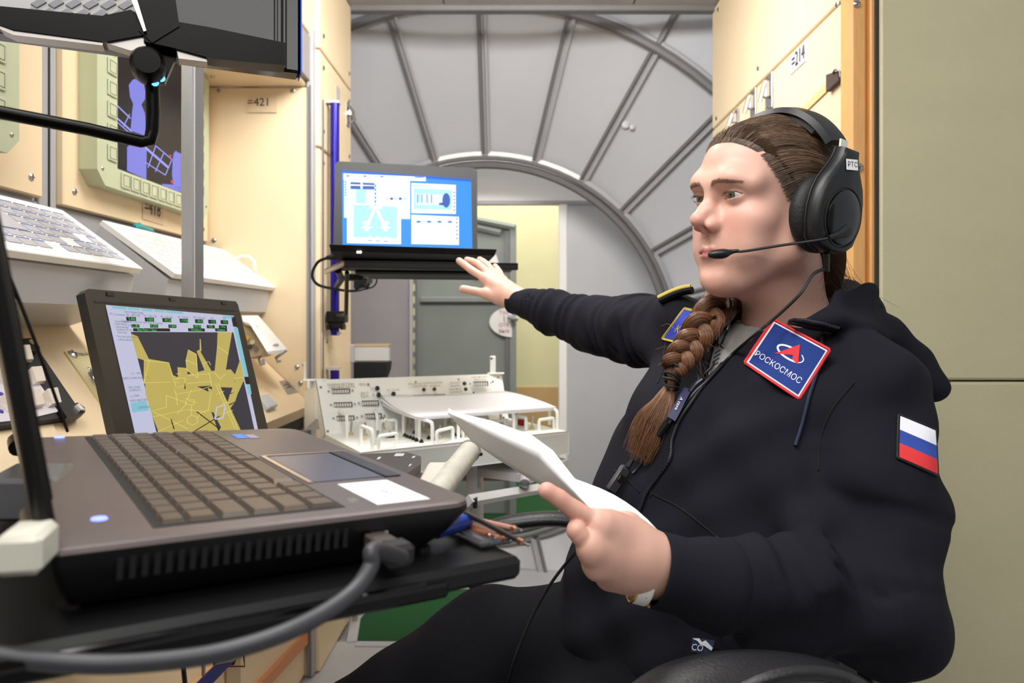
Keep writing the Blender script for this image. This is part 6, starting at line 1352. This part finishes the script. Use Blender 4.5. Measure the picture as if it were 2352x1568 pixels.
# tail
t0 = bc[-1]; ctr = [t0, P(1546, 865, .955), P(1541, 884, .955)]
tail_c = [P(1541, 884, .955), P(1525, 925, .945), P(1503, 965, .94), P(1485, 1010, .935), P(1465, 1060, .93)]
paths = []; cols = []; rad = []
for i in range(1900):
    a = rng.random()*6.28; r0 = math.sqrt(rng.random()); L = .55+.46*rng.random()**.7; wv = rng.normal(0, 1)
    q = [bc[-3]+(rng.random(3)-.5)*.012, t0+sd[-1]*math.cos(a)*.009*r0+nv[-1]*math.sin(a)*.007*r0]
    for j, p in enumerate(ctr[1:]): q.append(p+sd[-1]*math.cos(a)*(.0105 if j == 0 else .0065)*r0+nv[-1]*math.sin(a)*(.009 if j == 0 else .006)*r0)
    for j, p in enumerate(tail_c[1:]):
        wd_ = (.0145, .0195, .018, .011)[j]; q.append(p+sd[-1]*(math.cos(a)*wd_*r0+wv*.0022*j)+nv[-1]*math.sin(a)*wd_*.55*r0)
    pp = spline(q, 30); pp = pp[:max(12, int(30*L))]; paths.append(pp); cols.append(hcol(1, .4+.5*rng.random())); rad.append(.00020+.0002*rng.random())
strands('braid_tail', paths, rad, hair, cols, 3, kind='stuff')
paths = []; cols = []
for i in range(70):
    k = rng.integers(4, 56); a = bc[k]+sd[k]*rng.normal(0, .012); d = nz(rng.normal(0, 1, 3)+V(-.4, -.3, -.2)); L = .012+.04*rng.random(); paths.append(spline([a, a+d*L*.5, a+d*L+V(0, 0, -.3)*L], 7)); cols.append(hcol(1.2, .5))
strands('stray_hairs', paths, .0002, hair, cols, 3, kind='stuff')
for k, (c, r_) in enumerate(((P(1555, 842, .956), .0150), (P(1545, 862, .95), .0112), (P(1542, 872, .948), .011), (P(1541, 886, .948), .0092))):
    b = MB(); tn = nz(bT[-1]); ua2 = nz(np.cross(tn, V(0, 1, 0))); ub2 = np.cross(tn, ua2); b.tube([c+(ua2*math.cos(a)+ub2*math.sin(a))*r_+tn*.002*math.sin(2*a+k) for a in np.linspace(0, 2*math.pi, 25)[:-1]], .0021, blkm, 8, closed=True)
    obj('hair_tie', b, hair)
# ================================================================ headset
r = thing('headset', H(V(-.09, 0, -.05)), 'black over-ear headset with a boom microphone worn by the woman', 'headset')
hp = mat('headset_black', '17181a', .38, spec=.45); hp2 = mat('headset_gloss', '0c0d0f', .16, spec=.6); cush = mat('cushion', '0e0e10', .6, bump=.5, bscale=300)
for s in (-1, 1):
    def E2(x, y, z, s=s): c_, s_ = math.cos(.20), math.sin(.20); return H(V(s*x, -.010+(y+.004)*c_-z*s_, (y+.004)*s_+z*c_))
    b = MB(); G = []
    for a in np.linspace(0, 2*math.pi, 49):
        row = []
        for q in np.linspace(-2.2, 1.4, 10):
            w_ = 1+.012*math.sin(a*30); rr_ = .014*w_; oy, oz = .030, .036
            row.append(E2(.084+.013*math.sin(q), -.004+(oy+rr_*math.cos(q))*math.cos(a), -.002+(oz+rr_*math.cos(q))*math.sin(a)))
        G.append(row)
    b.grid(G, cush); obj('ear_cushion', b, r, smooth=60)
    # shell: stacked rounded sections
    def ring(x, ry, rz, cy_=-.006, cz_=-.002, tip=0): return np.array([E2(x, cy_+ry*math.cos(a), cz_+(rz+tip*max(0, math.sin(a))**3)*math.sin(a)) for a in np.linspace(0, 2*math.pi, 33)[:-1]])
    WZ = [(-.051, .010), (-.047, .023), (-.038, .034), (-.020, .0395), (0, .0412), (.018, .039), (.034, .034), (.048, .0255), (.060, .0185), (.070, .0145), (.078, .013)]
    def tear(x, sc, zs=1.0): return np.array([E2(x, -.008+w_*sc, z*zs) for z, w_ in WZ]+[E2(x, -.008-w_*sc, z*zs) for z, w_ in WZ[::-1]])
    b = MB(); loft([tear(.090, .6, .9), tear(.094, .93, .985), tear(.099, 1.0, 1), tear(.108, .985, 1), tear(.113, .93, .985), tear(.116, .82, .96), tear(.118, .6, .9)], hp, b); obj('ear_cup', b, r, smooth=40)
    b = MB(); loft([ring(.116, .0275, .034, -.010, -.008), ring(.1205, .0265, .033, -.010, -.008), ring(.1235, .020, .026, -.010, -.008), ring(.125, .008, .010, -.010, -.008)], hp2, b); obj('outer_disc', b, r, smooth=50)
    b = MB(); b.tube([E2(.1185, -.010+.0295*math.cos(q), -.008+.0365*math.sin(q)) for q in np.linspace(0, 2*math.pi, 41)[:-1]], .0008, blkm, 5, closed=True); obj('disc_groove', b, r)
    b = MB(); b.tube([E2(.1005, -.008+w_*1.012, z) for z, w_ in WZ], .0012, blkm, 5); obj('shell_groove', b, r)
    b = MB(); b.obox(E2(.099, -.015, .074), E2(.102, -.015, .074)-E2(.099, -.015, .074), E2(.099, -.001, .074)-E2(.099, -.015, .074), E2(.097, -.015, .091)-E2(.099, -.015, .074), mat('pale_slider', 'cfd2c4', .4), .001); obj('slider', b, r)
    if s < 0:
        b = MB(); o = E2(.1175, -.007, .056); uu = nz(HR@V(0, -1, 0)); vv = nz(HR@V(.10*s*-1, 0, 1)); nn = HR@V(-1, 0, 0)
        b.obox(o-uu*.009-vv*.006+nn*.0015, uu*.018, vv*.013, nn*.001, label_w); b.text('РТС', o+nn*.0029+vv*.0005, uu, vv, .0085, ink); obj('sticker', b, r, label='white sticker lettered PTC')
# headband
def bandpt(t, w_, th):   # t angle from left (-) to right (+)
    a = t; R1, R2 = .106+th, .139+th; sx, cz_ = math.sin(a), math.cos(a)
    return H(V(R1*np.sign(sx)*abs(sx)**.85, -.014+w_-.030*(1-cz_), -.005+R2*max(cz_, 0)**.8 if cz_ > 0 else -.005))
for nm, th0, th1, wd_, m in (('headband', 0, .007, .017, hp), ('band_padding', -.008, 0, .014, blkm)):
    b = MB(); A = np.radians(np.linspace(-56, 56, 41)) if nm == 'headband' else np.radians(np.linspace(-42, 42, 31)); secs = []
    for a in A: secs.append(np.array([bandpt(a, -wd_, th0), bandpt(a, -wd_*.8, th1), bandpt(a, 0, th1+.0015), bandpt(a, wd_*.8, th1), bandpt(a, wd_, th0)]))
    loft(secs, m, b); obj(nm, b, r, smooth=45)
# boom
b = MB(); m0 = V(-.040, .104, -.053); c0 = V(-.118, -.004, -.030)
b.tube(H(spline([c0+V(-.004, -.004, .002), c0+V(-.003, .010, -.003), V(-.112, .022, -.037), V(-.088, .054, -.043), V(-.058, .084, -.050), m0+V(-.008, -.012, .003)], 30)), .0017, hp, 10); obj('microphone_boom', b, r)
b = MB(); b.tube(H(spline([c0+V(-.004, -.012, .006), c0+V(-.006, .0, .001), c0+V(-.004, .016, -.004)], 8)), [.0085, .0085, .0075, .006, .005, .0042, .0035, .003], hp, 12); obj('boom_joint', b, r)
b = MB(); q = spline([m0+V(-.013, -.016, .004), m0+V(-.006, -.009, .002), m0+V(-.003, -.002, 0), m0+V(.001, .006, -.001), m0+V(.006, .016, -.002)], 12); b.tube(H(q), [.0022, .003, .0034, .0045, .006, .0072, .0078, .0078, .0075, .0068, .0052, .003], hp, 14, flat=(1.0, .8)); obj('microphone', b, r, smooth=60)
# cable
def CJ(x, y, d, off=.003):
    p = J(x, y, off); return P(x, y, d) if p is None or abs(p[1]-d) > .1 else p
b = MB(); cA_ = H(V(-.10, -.008, -.052)); b.tube([cA_, cA_+V(.003, .004, -.022)], [.0045, .003], hp, 10); obj('strain_relief', b, r)
pts = [cA_+V(.003, .004, -.018), P(1868, 630, .89), P(1840, 672, .885), P(1800, 712, .89), P(1762, 745, .895), P(1735, 768, .895)]+[CJ(x, y, d) for x, y, d in ((1690, 812, .93), (1655, 848, .94), (1625, 880, .95), (1600, 903, .95), (1560, 950, .95), (1530, 985, .94), (1505, 1030, .94), (1470, 1075, .96), (1456, 1090, .97))]
b = MB(); b.tube(spline(pts, 90), .0021, hp, 8); obj('cable', b, r)
pts = [P(1670, 672, 1.0), P(1678, 695, .975), P(1678, 730, .965), P(1668, 765, .955)]+[CJ(x, y, d, .005) for x, y, d in ((1650, 800, .95), (1625, 845, .95), (1590, 892, .95), (1545, 950, .95), (1526, 980, .94))]
b = MB(); b.tube(spline(pts, 50), .0016, hp, 8); obj('cable', b, r)
b = MB(); b.tube([CJ(1537, 972, .94, .005), CJ(1518, 1000, .94, .005)], [.005, .0042], hp, 8); obj('cable_splitter', b, r)
ia, ib = CJ(1450, 1080, .97, .01), CJ(1418, 1135, .985, .012); ax = nz(ib-ia); sd_ = nz(np.cross(ax, V(0, 1, 0)))
b = MB(); b.obox(ia-sd_*.009, sd_*.017, ib-ia, V(0, -.009, 0), mat('control_black', '26262a', .4), .0035); b.tube([ia-ax*.012+V(0, -.004, 0), ia+V(0, -.004, 0)], [.003, .004], hp, 8); b.obox(ia+ax*.012-sd_*.003+V(0, -.0092, 0), sd_*.007, ax*.010, V(0, -.001, 0), hp2, .0005); obj('inline_control', b, r)
pts = [ib, P(1395, 1170, .90), P(1360, 1220, .80), P(1330, 1258, .78), P(1295, 1300, .80), P(1262, 1345, .82), P(1225, 1410, .84), P(1195, 1480, .85), P(1172, 1550, .86), P(1160, 1640, .88)]
b = MB(); b.tube(spline(pts, 60), .0018, hp, 8); obj('cable', b, r)
# ================================================================ papers in the hand
r = thing('paper_sheaf', P(1300, 1120, .7), 'thick sheaf of white papers folded open in the woman’s near hand', 'papers')
def plin(pts, n):
    pts = np.array(pts); t = np.linspace(0, len(pts)-1, n); return np.array([np.interp(t, range(len(pts)), pts[:, i]) for i in range(3)]).T
LO = plin([P(x, y, d) for x, y, d in ((1029, 948, .97), (1085, 1014, .94), (1150, 1058, .89), (1215, 1098, .83), (1290, 1138, .76), (1362, 1176, .69))], 16)
UA = plin([P(x, y, d) for x, y, d in ((1030, 947, .965), (1100, 975, .89), (1170, 1007, .82), (1244, 1039, .76), (1300, 1105, .70), (1363, 1173, .655))], 16)
UB = plin([P(x, y, d) for x, y, d in ((1034, 943, .972), (1130, 966, .905), (1222, 999, .84), (1270, 1034, .78), (1325, 1105, .715), (1368, 1168, .665))], 16)
for k in range(14):
    t = (k/13)**.9 if k in (0, 13) else min(1, max(0, k/13+(rng.random()-.5)*.12)); U_ = UA*(1-t)+UB*t; L_ = LO+V(0, .0009, .0004)*k; b = MB()
    b.grid([[L_[i]*(1-u)+U_[i]*u+nz(V(-.3, -.5, -.6))*.0012*math.sin(math.pi*u)*math.sin(math.pi*i/15) for u in np.linspace(0, 1, 6)] for i in range(16)], paper)
    o = obj('sheet', b, r, smooth=60); md = o.modifiers.new('s', 'SOLIDIFY'); md.thickness = .0005
for k in range(3):
    G = []
    for v in np.linspace(0, 1, 9):
        U_ = spline([(1318, 1100, 0), (1400, 1132, 0), (1470, 1178, 0), (1533, 1242, 0)], 9); Lw = spline([(1340, 1170, 0), (1400, 1200, 0), (1460, 1225, 0), (1520, 1250, 0)], 9)
        i = int(round(v*8)); p, q = U_[i], Lw[i]; d = .735-.02*v+k*.002
        G.append([P(p[0]*(1-u)+q[0]*u, p[1]*(1-u)+q[1]*u-k*.8, d-.015*u) for u in np.linspace(0, 1, 4)])
    b = MB(); b.grid(G, paper); o = obj('folded_page', b, r, smooth=60); md = o.modifiers.new('s', 'SOLIDIFY'); md.thickness = .0005
# ================================================================ chair
r = thing('office_chair', V(.2, .93, -CAMZ), 'black office chair with padded loop armrests under the seated woman', 'chair')
lth = mat('armrest_leather', '1d1d20', .42, bump=.5, bscale=350, spec=.5)
b = MB(); q = spline([P(1082, 1290, 1.22), P(1092, 1240, 1.22), P(1130, 1212, 1.22), P(1200, 1196, 1.22), P(1290, 1192, 1.22), P(1400, 1215, 1.22), P(1430, 1280, 1.22), P(1440, 1400, 1.2)], 40); b.tube(q, .014, lth, 12, flat=(1.6, .9)); b.tube(spline([P(1082, 1280, 1.22), P(1085, 1330, 1.22), P(1115, 1380, 1.22), P(1160, 1460, 1.2), P(1260, 1520, 1.2)], 24), .013, blk, 12, flat=(1.5, .8)); obj('armrest', b, r, smooth=60)
b = MB(); q = spline([P(1400, 1730, .55), P(1480, 1650, .57), P(1560, 1590, .585), P(1670, 1556, .60), P(1800, 1552, .61), P(1920, 1575, .61), P(2010, 1630, .61), P(2040, 1730, .61)], 50); b.tube(q, .017, lth, 16, flat=(2.0, .8))
b.tube(spline([P(1640, 1620, .55), P(1740, 1568, .55), P(1830, 1545, .555), P(1920, 1552, .56), P(1990, 1590, .56), P(2040, 1680, .57)], 40), .006, lth, 10); obj('armrest', b, r, smooth=60)
b = MB(); b.obox(V(-.02, .72, -.70), V(.46, 0, 0), V(0, .46, 0), V(0, 0, .075), lth, .03); obj('seat', b, r)
b = MB(); b.obox(V(.46, .98, -.60), V(.03, 0, 0), V(0, .28, 0), V(.02, 0, .38), lth, .02); obj('backrest', b, r)
b = MB(); b.tube(spline([V(.30, .95, -.69), V(.46, 1.05, -.70), V(.51, 1.12, -.62), V(.50, 1.12, -.45)], 16), .018, blk, 8, flat=(1.8, .6)); obj('back_support', b, r)
b = MB(); b.tube(spline([P(2035, 1700, .61), V(.31, .62, -.56), V(.28, .66, -.66), V(.24, .76, -.68)], 16), .015, blk, 8); obj('armrest_support', b, r)
b = MB(); b.tube(spline([P(1250, 1515, 1.2), V(.08, 1.19, -.64), V(.14, 1.12, -.68)], 12), .014, blk, 8); obj('armrest_support', b, r)
b = MB(); b.cyl(V(.2, .95, -.7), V(.2, .95, -1.0), .03, blk); obj('gas_column', b, r)
for k in range(5):
    a = 2*math.pi*k/5; e_ = V(.2+.28*math.cos(a), .95+.28*math.sin(a), -1.02); b = MB(); b.tube([V(.2, .95, -.98), e_], [.025, .016], blk, 10); obj('base_leg', b, r)
    b = MB(); b.tube([e_+V(-.02, 0, -.032), e_+V(.02, 0, -.032)], .027, blkm, 14); obj('caster', b, r)
